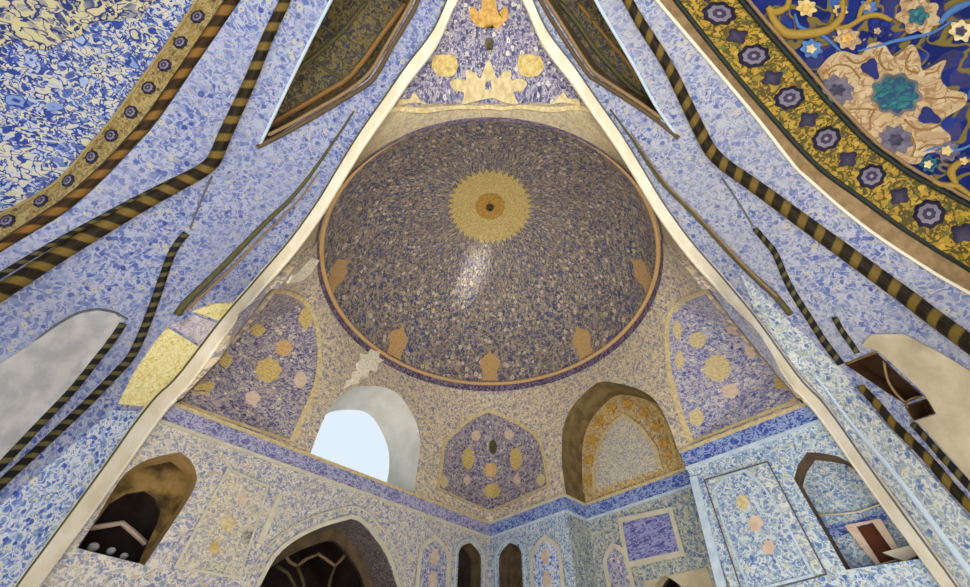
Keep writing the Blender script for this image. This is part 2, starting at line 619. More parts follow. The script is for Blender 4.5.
def arabesque(name, g1, g2, pale, cream, scale, w1, w2, cells):
    """Large flowing scroll work: several layers of strokes and blossoms over a two-tone ground."""
    T = NT(name, .45, .12)
    uv = T.n('ShaderNodeTexCoord').outputs['UV']
    v = T.vmath('MULTIPLY', uv, (scale, scale, 0))
    wp = T.noise(v, .35, 1)
    v = T.vmath('ADD', v, T.vmath('SCALE', T.vmath('SUBTRACT', wp.outputs['Color'], (.5, .5, .5)), s=1.2))
    c = T.mix(T.step(T.noise(v, .5, 2).outputs['Fac'], .44, .56), lin(g1), lin(g2))
    c = T.mix(T.math('MULTIPLY', T.step(T.noise(uv, 3, 2).outputs['Fac'], .42, .6), .45), c, lin(pale))
    for sc, off, w, k in ((.55, (0, 0, 0), w1, cream), (.95, (5, 3, 1), w1 * .8, pale), (1.5, (9, 7, 2), w2, cream), (2.2, (2, 8, 4), w2, g1)):
        n = T.noise(T.vmath('ADD', v, off), sc, .5, dist=.8).outputs['Fac']
        c = T.mix(T.step(T.math('ABSOLUTE', T.math('SUBTRACT', n, .5)), w * .7, w * 1.15, True), c, lin(k))
    f = T.vor(v, .55)
    d = T.math('ADD', f.outputs['Distance'], T.math('MULTIPLY', T.math('SUBTRACT', T.noise(v, 1.6, 1).outputs['Fac'], .5), .45))
    ring = T.math('FRACT', T.math('MULTIPLY', d, 4))
    fl = T.mix(T.step(ring, .25, .4), lin(g1), T.ramp(T.chan(f.outputs['Color'], 0), [lin(x) for x in cells]))
    c = T.mix(T.step(T.math('ADD', d, T.math('MULTIPLY', T.chan(f.outputs['Color'], 1), .3)), .36, .42, True), c, fl)
    return T.out(c)


M['vault_l'] = arabesque('blue_cream_arabesque', '223a86', '4a62a8', '9aa6c2', 'b5b3a4', 54, .055, .05, ['b5b198', '8fa0c4', 'aca890', '7088ba'])
M['vault_l2'] = arabesque('cream_blue_arabesque', '1c2f6c', '7f8088', 'b3ad92', 'b5ad88', 44, .07, .05, ['b5ac88', 'a59c80', 'b3a888'])
M['vault_r'] = mosaic('royal_blue_scroll_tile', '0f1b58', '18276c', '6f6130', ['8f7a3c', '12205e', '33589c', '20327c', '7a6c48'], 14, .035, .34, .10, warp=.7, rough=.5, spec=.06, cm=.12)
M['gold_border_l'] = mosaic('ochre_border_tile', '83703f', '978250', 'a8966a', ['8f7a4a', '6f6240', '57483a'], 50, .05, .34, .16)
M['gold_border_r'] = mosaic('yellow_border_tile', '8f7222', 'a5852c', '4a4218', ['ad8a30', '55602c', '6a5418', 'b3943c'], 42, .07, .38, .26)
M['rosette'] = plain('dark_violet_glaze', '2c2a3c', '454158', 90, .4)
M['rosette_l'] = plain('grey_violet_glaze', '4f4b60', '6e6878', 90, .4)
def ring_mat(name, cols):
    T = NT(name, .5, .1)
    r = T.vmath('LENGTH', T.n('ShaderNodeTexCoord').outputs['UV'])
    return T.out(T.ramp(r, [lin(c) for c in cols]))


M['rosette_ring'] = ring_mat('ringed_violet_glaze', ['8a7f8c', '3c3850', '3c3850', '7b7484', '7b7484', '2a283c', '2a283c'])
M['palm'] = mosaic('cream_palmette_tile', 'a89070', 'b59f7c', '8f6f4c', ['ad9974', '9c7e5a', 'bba888'], 40, .04, .34, .0)
M['turq'] = mosaic('turquoise_tile', '145058', '1c666c', '153a60', ['1d6450', '164a64', '2a7a78'], 60, .06, .4, .2)
M['navy'] = plain('navy_glaze', '121a56', '18246a', 60, .3)
M['scroll'] = plain('mustard_glaze', '8f7430', 'a0853c', 60, .35)
M['skyvine'] = plain('pale_blue_glaze', '3a609a', '5078ae', 60, .35)
M['blue_strip'] = mosaic('bright_blue_tile', '5f7cc6', '8aa0d4', 'd2d9e6', ['d3d8c6', '4a68bb', 'a9bbdd', '3f5cb0', '8fb0b6'], 50, .07, .42, .26)
M['strip_r'] = mosaic('aqua_grey_tile', '8796b4', 'a3b0bc', 'd3d8d3', ['d3d2b8', '7489b2', 'b0bec3', '6178b0', 'a9b6a6'], 46, .06, .42, .26, cm=.4)
M['yellow_block'] = mosaic('yellow_tile', 'd6c478', 'e0d292', 'ece2b4', ['e6d99c', 'cbb662', 'f0e6ae'], 60, .05, .36, .2)
M['violet_block'] = mosaic('lilac_tile', 'a59bb6', 'b9aec0', 'd6cdd0', ['c9b9c3', '9489b0', 'd9cdb9'], 60, .05, .36, .2)
M['floor'] = plain('pale_stone_paving', 'dedbd4', 'e8e5de', 3, .7)
M['alcove'] = mosaic('gold_honey_tile', 'a98a4c', 'bd9f62', 'dcc795', ['d6b56a', '7d7394', 'cfae6e', 'a38a6a', '8f86a0'], 58, .05, .4, .24, wear='a08350', wa=.3)
M['alcove_mid'] = mosaic('grey_blossom_tile', '9b98a0', 'aea89c', 'd6ceb6', ['d6c28c', '8d8aa6', 'c3b8a3', 'a9a3b3'], 62, .06, .4, .24)


def z_at(p):
    return p[1] * cp + p[2] * sp


def pxr(r, p):                             # a length of r image pixels at point p
    return r * z_at(p) / FPX


def on(f, off):
    return lambda p, o=0: f(p, off + o)


def uvscale(mb, sx, sy):
    mb.uv = [(a * sx, b * sy) for a, b in mb.uv]
    return mb


def disc(cx, cy, rx, ry=None, rot=0, lobes=0, depth=.15, n=None):
    ry = ry or rx
    n = n or (lobes * 6 if lobes else 20)
    out = []
    for i in range(n):
        a = 2 * math.pi * i / n
        k = 1 + (depth * math.cos(lobes * a) if lobes else 0)
        x, y = rx * k * math.cos(a), ry * k * math.sin(a)
        c, s = math.cos(rot), math.sin(rot)
        out.append((cx + x * c - y * s, cy + x * s + y * c))
    return out


# ------------------------------------------------------------------ setting: floor and far walls
FL = -EYE / U
fm = MB()
fm.smooth = False
fm.add([(-1.6, -1.2, FL), (1.6, -1.2, FL), (1.6, 2.2, FL), (-1.6, 2.2, FL), (-1.6, -1.2, FL - .03), (1.6, -1.2, FL - .03), (1.6, 2.2, FL - .03), (-1.6, 2.2, FL - .03)],
       [(0, 1, 2, 3), (7, 6, 5, 4), (0, 4, 5, 1), (1, 5, 6, 2), (2, 6, 7, 3), (3, 7, 4, 0)],
       [(-1.6, -1.2), (1.6, -1.2), (1.6, 2.2), (-1.6, 2.2)] * 2)
struct('floor', fm, M['floor'])

A0, A1 = .338, .743                        # jambs of the tall alcove
# openings in the far left wall
nl_out = wl(smooth_line([(77, 548), (93, 524), (109, 497), (126, 473), (149, 459), (180, 452)], 3) + smooth_line([(180, 452), (190, 460), (196, 472), (196, 484), (186, 503), (145, 565)], 3)[1:])
ba_top = wl(smooth_line([(259, 587), (275, 558), (296, 540), (323, 527), (351, 519)], 3) + smooth_line([(351, 519), (361, 523), (377, 541.5), (388, 560), (397, 587)], 3)[1:])
ba_out = [(ba_top[0][0] + .004, FL + .002)] + ba_top + [(ba_top[-1][0] - .004, FL + .002)]


def arch_px(fn, foot_l, foot_r, apex, spring_y_u, u0):
    (al, _), (ar, _), (ax, ua) = fn([foot_l])[0], fn([foot_r])[0], fn([apex])[0]
    return arch((al + ar) / 2, abs(ar - al) / 2, u0, spring_y_u, ua)


ua1 = wl([(472, 543)])[0][1]
n1_out = arch(.092, .050, .20, .435, .474)
n2_out = arch(.092, .050, .20, .435, .474)
wall = patch([(0, FL), (1.13, FL), (1.13, BAND1), (0, BAND1)], WL, .04, [nl_out, ba_out, n1_out])
struct('wall_left', wall, M['wall_l'])

nr_out = wr([(846, 570), (820, 524), (794, 479), (798, 465), (807, 452), (822, 453), (837, 456), (855, 465), (872, 481), (900, 513), (928, 547), (938, 556)])
wall = patch([(0, FL), (A0, FL), (A0, BAND1), (0, BAND1)], WR, .04, [n2_out])
patch([(A1, FL), (1.12, FL), (1.12, BAND1), (A1, BAND1)], WR, .04, [nr_out], mb=wall)
struct('wall_right', wall, M['wall_r'])

DR = on(WR, -DEEP)
dn = wr([(650, 587), (662, 576), (685, 587)], DEEP)
dn_out = arch(dn[1][0] + .004, .062, .12, .235, dn[1][1])
wall = patch([(A0, FL), (A1, FL), (A1, BAND1), (A0, BAND1)], DR, .04, [dn_out])
for a in (A0, A1):
    reveal([(a, FL), (a, BAND0)], WR, 0, -DEEP, .04, closed=False, mb=wall)
struct('wall_alcove', wall, M['wall_deep'])

# ------------------------------------------------------------------ transition zone with its openings
win_px = [(311, 452), (320, 428), (330, 408), (349, 390), (366, 386), (387, 388), (401, 397), (411, 412), (418, 428), (420, 449), (415, 482)]
alc_px = [(566, 495), (562, 465), (562, 441), (564, 424), (575, 403), (597, 383), (616, 383), (643, 391), (661, 408), (676, 444), (681, 461)]
win_px, alc_px = smooth_line(win_px, 3), smooth_line(alc_px, 3)
win_tr = tr(win_px); alc_tr = tr(alc_px)
win_tr[0] = (win_tr[0][0], .0); win_tr[-1] = (win_tr[-1][0], .0)
alc_tr[0] = (alc_tr[0][0], .0); alc_tr[-1] = (alc_tr[-1][0], .0)
far_px = [(436, 489), (440, 465), (443, 443), (454, 431), (469, 418), (488, 409), (507, 416), (524, 425), (539, 437), (546, 459), (550, 486), (489, 513)]
left_px = [(177, 402), (205, 375), (230, 345), (252, 304), (271, 290), (294, 293), (310, 305), (319, 330), (321, 363), (316, 391), (303, 422), (294, 444)]
right_px = [(690, 445), (677, 410), (667, 367), (666, 323), (677, 303), (698, 292), (718, 290), (741, 312), (773, 349), (802, 387), (808, 398)]
left_px, right_px = smooth_line(left_px, 3), smooth_line(right_px, 3)
far_px = smooth_line(far_px[:6], 3) + smooth_line(far_px[5:11], 3)[1:] + far_px[11:]
far_tr, left_tr, right_tr = tr(far_px), tr(left_px), tr(right_px)
SQ = {'far': far_tr, 'left': left_tr, 'right': right_tr}
for k in SQ: SQ[k] = [(a, max(.012, h)) for a, h in SQ[k]]


def edge_az(h):
    u = BAND1 + (.965 - BAND1) * h
    return float(np.interp(u, E3[:, 2], EAZ)) if u > E3[0][2] else EAZ[0]


AZJ = 1.93
hj = [i / 12 for i in range(13)]
side_r = [(min(AZJ, edge_az(h) + .01), h) for h in hj]
outl = [(0, 0)] + side_r + [(-a, h) for a, h in side_r[::-1]]


def base_open(poly):
    """Outline of an opening that stands on the foot of the zone, drawn just below the zone's edge."""
    return [(poly[0][0], -.02)] + poly[1:-1] + [(poly[-1][0], -.02)]


# the zone's own foot follows the openings
win_s = sorted([win_tr[0][0], win_tr[-1][0]]); alc_s = sorted([alc_tr[0][0], alc_tr[-1][0]])
wseq = win_tr if win_tr[0][0] < win_tr[-1][0] else win_tr[::-1]
aseq = alc_tr if alc_tr[0][0] < alc_tr[-1][0] else alc_tr[::-1]
foot = [(-side_r[0][0], 0)] + wseq + [(0, 0)] + aseq
outl = foot + side_r + [(-a, h) for a, h in side_r[::-1][:-1]]
zone = patch(outl, TR, .035, [SQ['far'], SQ['left'], SQ['right']])


def resample(P, n):
    P = np.array(P); L = np.concatenate([[0], np.cumsum(np.linalg.norm(np.diff(P, axis=0), axis=1))])
    return [np.array([np.interp(x, L, P[:, k]) for k in range(3)]) for x in np.linspace(0, L[-1], n)]


_e = [e for e, a in zip(E3, EAZ) if a <= AZJ]
_B = [np.array(BR((t_, float(np.interp(t_, [q[0] for q in edge_tv], [q[1] for q in edge_tv]))))) for t_ in np.linspace(float(np.interp(BAND1 - .01, PM[:, 1], PT)), float(np.interp(_e[0][2], PM[:, 1], PT)), 6)]
_B = _B + _e[1:] + [NEAR((AZJ, w_)) for w_ in (.75, .5, .25, 0)]
_A = [TR(q) for q in side_r]
_A, _B = resample(_A, 40), resample(_B, 40)
for sg in (1, -1):
    k = np.array([sg, 1, 1])
    strip([a * k for a in _A], [b * k for b in _B], zone, 2)
struct('wall_transition', uvscale(zone, .6, .45), M['trans'])

nm = MB()
naz, nw = 96, 10
for i in range(naz + 1):
    az = AZJ + (2 * math.pi - 2 * AZJ) * i / naz
    for j in range(nw + 1):
        q = NEAR((az, j / nw))
        nm.v.append(tuple(q)); nm.uv.append((az * .55, .3 * j / nw))
for i in range(naz):
    for j in range(nw):
        a = i * (nw + 1) + j
        nm.f.append((a, a + 1, a + nw + 2, a + nw + 1))
struct('ceiling', nm, M['near'])

# ------------------------------------------------------------------ dome
dome = thing('dome', 'great round tiled dome of dark violet and cream arabesque around a golden sunburst', 'dome', (0, CY0, 1.0))
dm = MB()
nr_, na_ = 40, 144
for i in range(nr_ + 1):
    for k in range(na_):
        a = 2 * math.pi * k / na_
        q = max(1e-4, i / nr_)
        dm.v.append(tuple(DM((q * math.sin(a), q * math.cos(a))))); dm.uv.append((q * math.sin(a), q * math.cos(a)))
for i in range(nr_):
    for k in range(na_):
        k2 = (k + 1) % na_
        dm.f.append((i * na_ + k, i * na_ + k2, (i + 1) * na_ + k2, (i + 1) * na_ + k))
dm.build('dome_shell', M['dome'], dome)


def ring_band(name, mat, r0, u0, r1, u1, parent, n=144):
    A = [(r0 * math.sin(2 * math.pi * k / n), CY0 + r0 * math.cos(2 * math.pi * k / n), u0) for k in range(n + 1)]
    B = [(r1 * math.sin(2 * math.pi * k / n), CY0 + r1 * math.cos(2 * math.pi * k / n), u1) for k in range(n + 1)]
    return strip(A, B, n=2).build(name, mat, parent)


ring_band('ring_frieze', M['ring'], RING + .002, .962, RING + .002, .995, dome)
rim = [((RING - .002) * math.sin(2 * math.pi * k / 144), CY0 + (RING - .002) * math.cos(2 * math.pi * k / 144), 1.0) for k in range(145)]
tube(rim, .0075, 8, cap=False).build('rim_moulding', M['orange'], dome)
star = []
for k in range(80):
    q = .218 if k % 2 else .190
    star.append((q * math.sin(2 * math.pi * k / 80), q * math.cos(2 * math.pi * k / 80)))
sb = patch(star, DM, .02, off=.004, skirt=0).build('sunburst', M['dome_gold'], dome)
patch([(.075 * math.sin(2 * math.pi * k / 24), .075 * math.cos(2 * math.pi * k / 24)) for k in range(24)], DM, .02, off=.007, skirt=.003).build('sunburst_centre', M['gold_deep'], sb)
bm_ = MB()
for i, (r, u) in enumerate([(.002, 1.478), (.010, 1.482), (.016, 1.49), (.014, 1.498), (.006, 1.505)]):
    for k in range(16):
        bm_.v.append((r * math.cos(k * math.pi / 8), CY0 + r * math.sin(k * math.pi / 8), u)); bm_.uv.append((k / 16, i / 5))
for i in range(4):
    for k in range(16):
        bm_.f.append((i * 16 + k, i * 16 + (k + 1) % 16, i * 16 + 16 + (k + 1) % 16, i * 16 + 16 + k))
bm_.f.append(tuple(range(16)))
bm_.build('apex_boss', M['reveal_dark'], dome)
for k, az in enumerate((0, 45, -45, 88, -88)):
    c, s = math.cos(math.radians(az)), math.sin(math.radians(az))
    shape = [(-.060, .985), (.060, .985), (.052, .94), (.070, .905), (.066, .870), (.036, .850), (.014, .838), (0, .815), (-.014, .838), (-.036, .850), (-.066, .870), (-.070, .905), (-.052, .94)]
    patch([(x * c + y * s, -x * s + y * c) for x, y in shape], DM, .02, off=.004, skirt=0).build('rim_cartouche', M['orange'], dome)


# ------------------------------------------------------------------ squinch panels
def depth_in(poly, k, lim):
    P = np.array(densify(poly, .02))

    def d(p):
        return -min(lim, k * float(np.sqrt(((P - p) ** 2).sum(1)).min()))
    return d


def squinch(key, label, mat, px_out, marks, fold):
    o = SQ[key]
    dp = depth_in(o, .22, .05)
    f = lambda p, off=0: TR(p, dp(p) + off)
    c = np.mean(o, 0)
    t = thing('squinch_panel', label, 'tiled panel', TR(c), 'squinch panels under the dome')
    uvscale(patch(o, f, .022), .6, .45).build('panel_field', mat, t)
    ins = grow(o, -.022)
    n = len(o)
    bm = MB()
    A = densify(o, .03); 
    ia = []
    for i in range(n):
        a, b = np.array(o[i]), np.array(o[(i + 1) % n]); k = max(1, int(math.ceil(np.linalg.norm(b - a) / .03)))
        for q in range(k): ia.append(tuple(np.array(ins[i]) + (np.array(ins[(i + 1) % n]) - ins[i]) * q / k))
    strip([f(p, .004) for p in A + A[:1]], [f(p, .004) for p in ia + ia[:1]], bm)
    uvscale(bm, 1, 1).build('panel_border', M['gold_pale'], t)
    for (x, y, rx, ry, m, lob) in marks:
        pts = [seen(f, q, (-1.9, 0), (1.9, 1), key='tr') for q in disc(x, y, rx, ry, lobes=lob, depth=.07)]
        patch(pts, f, .03, off=.003, skirt=-.001).build('medallion', M[m], t)
    return t


squinch('far', 'violet folded tile panel with pointed top over the far corner between window and alcove', M['squinch'], far_px,
        [(468, 459, 6, 10.5, 'gold', 0), (516, 459, 6, 10.5, 'gold', 0), (491, 470, 6.5, 7, 'orange', 6), (493, 447, 4, 7, 'olive', 0),
         (476, 436, 4.5, 5, 'pink', 5), (509, 435, 4.5, 5, 'pink', 5), (492, 491, 8, 7, 'gold', 5), (467, 480, 3.5, 5, 'pink', 4),
         (517, 480, 3.5, 5, 'pink', 4), (444, 482, 4, 6, 'gold_pale', 4), (541, 480, 4, 6, 'gold_pale', 4)], 1)
squinch('left', 'dusky violet arched tile panel with a gold disc beside the open window', M['squinch'], left_px,
        [(268, 370, 12, 12, 'gold', 8), (283, 348, 8, 8, 'orange', 5), (203, 386, 10, 8, 'gold', 5), (305, 318, 6, 10, 'gold', 4), (257, 330, 7, 6, 'gold', 4), (252, 398, 7, 7, 'pink', 5),
         (300, 380, 6, 8, 'pink', 4), (225, 360, 6, 7, 'gold', 4)], 0)
squinch('right', 'blue violet arched tile panel with a pale gold disc above the right frieze', M['squinch_r'], right_px,
        [(718, 368, 13, 13, 'gold_pale', 10), (698, 340, 8, 8, 'gold_pale', 5), (731, 391, 8, 7, 'pink', 5), (783, 383, 8, 7, 'gold', 5), (737, 329, 9, 6, 'pink', 4),
         (697, 418, 7, 8, 'gold_pale', 5), (752, 350, 6, 8, 'pink', 4), (678, 330, 4, 9, 'gold_pale', 4), (680, 360, 4, 9, 'gold_pale', 4)], 0)

# near panel above the entrance: on the ceiling between the two arrises
tri = near([(384, 108), (402, 96), (420, 62), (432, 40), (452, 8), (460, -25), (490, -45), (520, -25), (528, 8), (548, 40), (562, 64), (578, 96), (592, 108),
            (560, 105), (520, 103), (490, 103), (450, 104), (415, 106)])
tt = thing('entrance_panel', 'triangular dark violet tile panel with gold ornaments above the near side of the dome', 'tiled panel', NEAR((math.pi, .5)))
NLO, NHI = (1.7, 0), (2 * math.pi - 1.7, 1.0)


def near_fill(o, off, step=.05):
    if step > .07: o = smooth_line(list(o) + [o[0]], 4)[:-1]
    mb = patch(o, NEAR, step, off=off, skirt=0)
    mb.uv = [((-v[0]), v[1] + v[2] * .5) for v in mb.v]
    return mb


near_fill(tri, .003, .04).build('panel_field', M['nearpanel'], tt)
orn = [
    ('gold_pale', [(462, 104), (464, 92), (455, 90), (450, 82), (458, 78), (466, 80), (466, 70), (474, 72), (480, 78), (484, 68), (488, 60), (493, 68), (497, 78), (503, 72), (511, 70), (511, 80), (519, 78), (527, 82), (522, 90), (513, 92), (515, 104)]),
    ('gold_deep', [(484, 27), (476, 24), (470, 16), (472, 6), (480, 12), (482, 0), (484, -18), (489, -25), (494, -18), (496, 0), (498, 12), (506, 6), (508, 16), (502, 24), (494, 27)]),
    ('gold', [(434, 55), (446, 54), (456, 57), (457, 70), (450, 76), (438, 74), (432, 66)]),
    ('gold', [(519, 55), (531, 54), (541, 58), (543, 68), (537, 75), (525, 76), (518, 69)]),
    ('gold_pale', [(405, 68), (412, 55), (424, 42), (434, 30), (438, 40), (432, 50), (424, 58), (418, 66)]),
    ('gold_pale', [(572, 68), (565, 55), (553, 42), (543, 30), (539, 40), (545, 50), (553, 58), (559, 66)]),
    ('gold_pale', [(398, 106), (400, 99), (410, 98), (414, 92), (420, 99), (428, 104)]),
    ('gold_pale', [(580, 106), (578, 99), (568, 98), (563, 92), (556, 99), (550, 104)]),
    ('olive', [(486, 50), (485, 42), (489, 38), (493, 42), (492, 50)]),
]
for m, o in orn:
    near_fill([seen(NEAR, q, NLO, NHI, key='near') for q in o], .006, .08).build('gilt_ornament', M[m], tt)
nb = near([(384, 109), (415, 107), (450, 105), (490, 104), (520, 104), (560, 106), (592, 109)])
nb2 = near([(378, 117), (415, 112), (450, 109), (490, 108), (520, 108), (560, 111), (600, 117)])
strip([NEAR(p, .005) for p in smooth_line(nb, 4)], [NEAR(p, .005) for p in smooth_line(nb2, 4)]).build('panel_border', M['gold_pale'], tt)

# chipped patches of plaster
for nm_, lb, o in (('plaster_patch', 'pale chipped plaster patch above the open window', [(343, 389), (346, 381), (351, 379), (352, 372), (357, 371), (356, 363), (361, 360), (360, 354), (366, 355), (370, 349), (375, 352), (379, 351), (378, 358), (383, 361), (377, 364), (376, 371), (369, 370), (366, 378), (359, 377), (357, 384), (351, 385)]),
                   ('plaster_patch', 'small white chipped spot left of the dome beside the arris', [(286, 283), (291, 275), (300, 270), (312, 258), (318, 260), (308, 274), (300, 281)])):
    q = tr(o)
    tag(patch(q, TR, .03, off=.006, skirt=0).build(nm_, M['chip'], base=world(TR(q[0]))), lb, 'plaster patch')


# ------------------------------------------------------------------ window and tall alcove
def jamb_to(fa, pts, fb, qts, n=4, mb=None):
    return strip([fa(p) for p in pts], [fb(q) for q in qts], mb, n)


def wall_coord(p, right):                  # room point -> coordinates on the far wall's plane
    x, y, u = p
    a = ((x - (y - S0)) / 2 if right else (-x - (y - S0)) / 2) / R2
    d = (y + (x if right else -x) - S0) * R2
    return a, u, d


# window: the reveal goes 0.1 deep and narrows to the sky
wpts = densify(wseq, .03, closed=False)
wplane = [wall_coord(TR(p), False)[:2] for p in wpts]
cxw = sum(p[0] for p in wplane) / len(wplane)
WD = .15
inner = [(cxw + (a - cxw) * .93, BAND1 - .004 if i in (0, len(wplane) - 1) else BAND1 + (u - BAND1) * .93) for i, (a, u) in enumerate(wplane)]
wmb = MB()
strip([TR(p) for p in wpts], [WL(q, -WD) for q in inner], wmb, 5)
wmb.add([WL(inner[0], -WD), WL(inner[-1], -WD), TR(wpts[-1]), TR(wpts[0])], [(0, 1, 2, 3)], [(0, 0), (.3, 0), (.3, .1), (0, .1)])
struct('window_1', wmb, M['window_plaster'])

# alcove: jambs and pointed head, gold panel at the back
apts = densify(aseq, .03, closed=False)
aplane = [wall_coord(TR(p), True)[:2] for p in apts]
amb = MB()
strip([TR(p) for p in apts], [WR(q, -DEEP) for q in aplane], amb, 4)
alc = thing('blind_arch', 'tall pointed blind arch lined with honey gold tile right of the corner panel', 'arch', WR(((A0 + A1) / 2, BAND1), -DEEP))
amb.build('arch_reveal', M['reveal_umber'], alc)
back = [(A0, BAND1)] + [(min(A1, max(A0, a)), u) for a, u in aplane[1:-1]] + [(A1, BAND1)]
if aplane[0][0] > aplane[-1][0]: back = [(A1, BAND1)] + back[1:-1] + [(A0, BAND1)]
patch(grow(back, .012), DR, .03, off=-.001).build('back_panel', M['alcove'], alc)
ip = wr([(597, 490), (596, 470), (599, 455), (606, 436), (613, 427), (624, 418), (641, 430), (655, 450), (660, 469)], DEEP)
patch(ip, DR, .03, off=.006, skirt=0).build('inner_panel', M['alcove_mid'], alc)
ib = grow(ip, .012)
strip([DR(p, .008) for p in ip[0:]], [DR(p, .008) for p in ib[0:]]).build('inner_border', M['gold_pale'], alc)
og = wr([(583, 497), (574, 447), (581, 424), (594, 402), (605, 393), (630, 393), (654, 405), (668, 424), (676, 449), (677, 465)], DEEP)
strip([DR(p, .006) for p in smooth_line(og, 4)], [DR(p, .006) for p in smooth_line(grow(og, -.011), 4)]).build('outer_border', M['gold'], alc)
for x, y in [(590, 480), (590, 460), (592, 440), (600, 422), (612, 408), (628, 404), (645, 412), (657, 426), (665, 443), (670, 456)]:
    patch(wr(disc(x, y, 4.5, 5, lobes=5, depth=.25), DEEP), DR, .02, off=.006, skirt=0).build('gilt_blossom', M['gold_deep'], alc)


# ------------------------------------------------------------------ inscription friezes
def frieze(label, segs, mat, line):
    (f0, a0, a1) = segs[0]
    t = thing('inscription_frieze', label, 'frieze', f0(((a0 + a1) / 2, (BAND0 + BAND1) / 2)), 'blue inscription friezes')
    mb, top, bot = MB(), MB(), MB()
    for f, a, b in segs:
        patch([(a, BAND0), (b, BAND0), (b, BAND1), (a, BAND1)], f, .03, off=.004, skirt=0, mb=mb)
        patch([(a, BAND1 - .001), (b, BAND1 - .001), (b, BAND1 + .007), (a, BAND1 + .007)], f, .03, off=.008, skirt=-.002, mb=top)
        patch([(a, BAND0 - .006), (b, BAND0 - .006), (b, BAND0 + .001), (a, BAND0 + .001)], f, .03, off=.007, skirt=0, mb=bot)
    mb.build('frieze_field', mat, t)
    top.build('upper_fillet', line[0], t)
    bot.build('lower_fillet', line[1], t)


frieze('long violet frieze running along the left wall under the open window', [(WL, 0, 1.085)], M['band_l'], (M['gold_pale'], M['line']))
jl = lambda p, off=0: WR((A0 + off, p[1]), -p[0])
frieze('short blue violet frieze between the far corner and the alcove jamb', [(WR, 0, A0), (jl, 0, DEEP)], M['band_r'], (M['line'], M['line_blue']))
frieze('deep blue frieze at the back of the alcove under the gold blind arch', [(DR, A0 + .004, A1 - .004)], M['band_r'], (M['gold_pale'], M['line_blue']))
frieze('bright blue frieze on the right wall below the blue violet arched panel', [(WR, A1, 1.10)], M['band_r'], (M['gold_pale'], M['line_blue']))


# ------------------------------------------------------------------ niches and arches of the lower walls
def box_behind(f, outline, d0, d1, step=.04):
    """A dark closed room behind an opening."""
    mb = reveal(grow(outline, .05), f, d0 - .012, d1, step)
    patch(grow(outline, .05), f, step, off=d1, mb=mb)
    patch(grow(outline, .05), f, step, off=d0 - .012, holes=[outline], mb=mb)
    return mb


# pointed niche at the left end of the left wall
ND = .065
NLb = on(WL, -ND)
ni = thing('arched_niche', 'ochre arched niche with a dark inner arch beside the cream arris', 'niche', WL((1.01, .245)))
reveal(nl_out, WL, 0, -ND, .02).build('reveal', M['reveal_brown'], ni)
inn = wl([(77, 551), (93, 526), (109, 504), (126, 494), (144, 491), (155, 498), (161, 511), (157, 524), (137, 566)], ND)
patch(grow(nl_out, .004), NLb, .02, holes=[inn], off=.0).build('back_wall', M['mottled_ochre'], ni)
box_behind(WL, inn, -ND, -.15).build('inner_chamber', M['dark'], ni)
zz = wl([(90, 528), (106, 525.5), (122, 523), (133, 532), (146, 544)], ND + .03)
tube([WL(p, -ND - .03) for p in zz], .0055, 8).build('rib', M['pink'], ni)
for x, y, r in ((93, 547, 5), (111, 551, 4), (124, 556, 3.5)):
    q = wl([(x, y)], ND + .03)[0]
    p = WL(q, -ND - .03)
    lm = MB()
    for i in range(7):
        th = math.pi * i / 6
        for k in range(12):
            rr = pxr(r, p)
            lm.v.append((p[0] + rr * math.sin(th) * math.cos(k * math.pi / 6), p[1] + rr * math.sin(th) * math.sin(k * math.pi / 6), p[2] + rr * .8 * math.cos(th))); lm.uv.append((k / 12, i / 6))
    for i in range(6):
        for k in range(12):
            lm.f.append((i * 12 + k, i * 12 + 12 + k, i * 12 + 12 + (k + 1) % 12, i * 12 + (k + 1) % 12))
    lm.build('light_spot', M['white'], ni)  # white balls stand in for small bright lights inside the arch

# great pointed arch
BD = .10
ga = thing('pointed_portal', 'large dark pointed archway with net vault below the open window', 'archway', WL((.545, FL)))
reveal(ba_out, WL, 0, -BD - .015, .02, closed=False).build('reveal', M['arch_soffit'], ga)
gi = [(a * .93 + .545 * .07 - .0, u - .03) for a, u in ba_out[1:-1]]
gi = [(gi[0][0], FL + .002)] + gi + [(gi[-1][0], FL + .002)]
patch([(ba_out[0][0] + .01, FL + .002)] + grow(ba_out, .006)[1:-1] + [(ba_out[-1][0] - .01, FL + .002)], on(WL, -BD), .03, holes=[[(gi[0][0] - .0, FL + .004)] + gi[1:-1] + [(gi[-1][0], FL + .004)]]).build('inner_face', M['reveal_dark'], ga)
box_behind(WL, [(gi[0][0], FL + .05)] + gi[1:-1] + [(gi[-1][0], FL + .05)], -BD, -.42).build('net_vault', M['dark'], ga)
for L in ([(283, 552), (290, 562), (297, 566), (306, 559), (318, 554)], [(317, 553), (326, 559), (335, 566), (341, 560), (347, 553)], [(297, 566), (303, 580), (306, 600)], [(335, 566), (330, 580), (327, 600)],
          [(276, 566), (288, 573), (296, 588)]):
    q = wl(L, BD + .05)
    tube([WL(p, -BD - .05) for p in q], .0045, 8).build('vault_rib', M['olive'] if L[0][0] in (297, 335, 276) else M['tan'], ga)
arc_o = grow(ba_out, .010)[1:-1]
strip([WL(p, .005) for p in ba_out[1:-1]], [WL(p, .005) for p in arc_o]).build('arch_fillet', M['line'], ga)
tube([WL(p, .004) for p in grow(ba_out, .032)[1:-1]], .0022, 6).build('outer_line', M['line'], ga)


def small_niche(f, out, label, mat):
    t = thing('small_niche', label, 'niche', f((out[0][0], .2)), 'twin niches at the far corner')
    mb = reveal(out, f, 0, -.05, .02)
    mb.build('reveal', M['reveal_dark'], t)
    patch(out, f, .02, off=-.05).build('back_wall', mat, t)
    tube([f(p, .003) for p in grow(out, .012)], .0025, 6).build('niche_fillet', M['line_blue'], t)


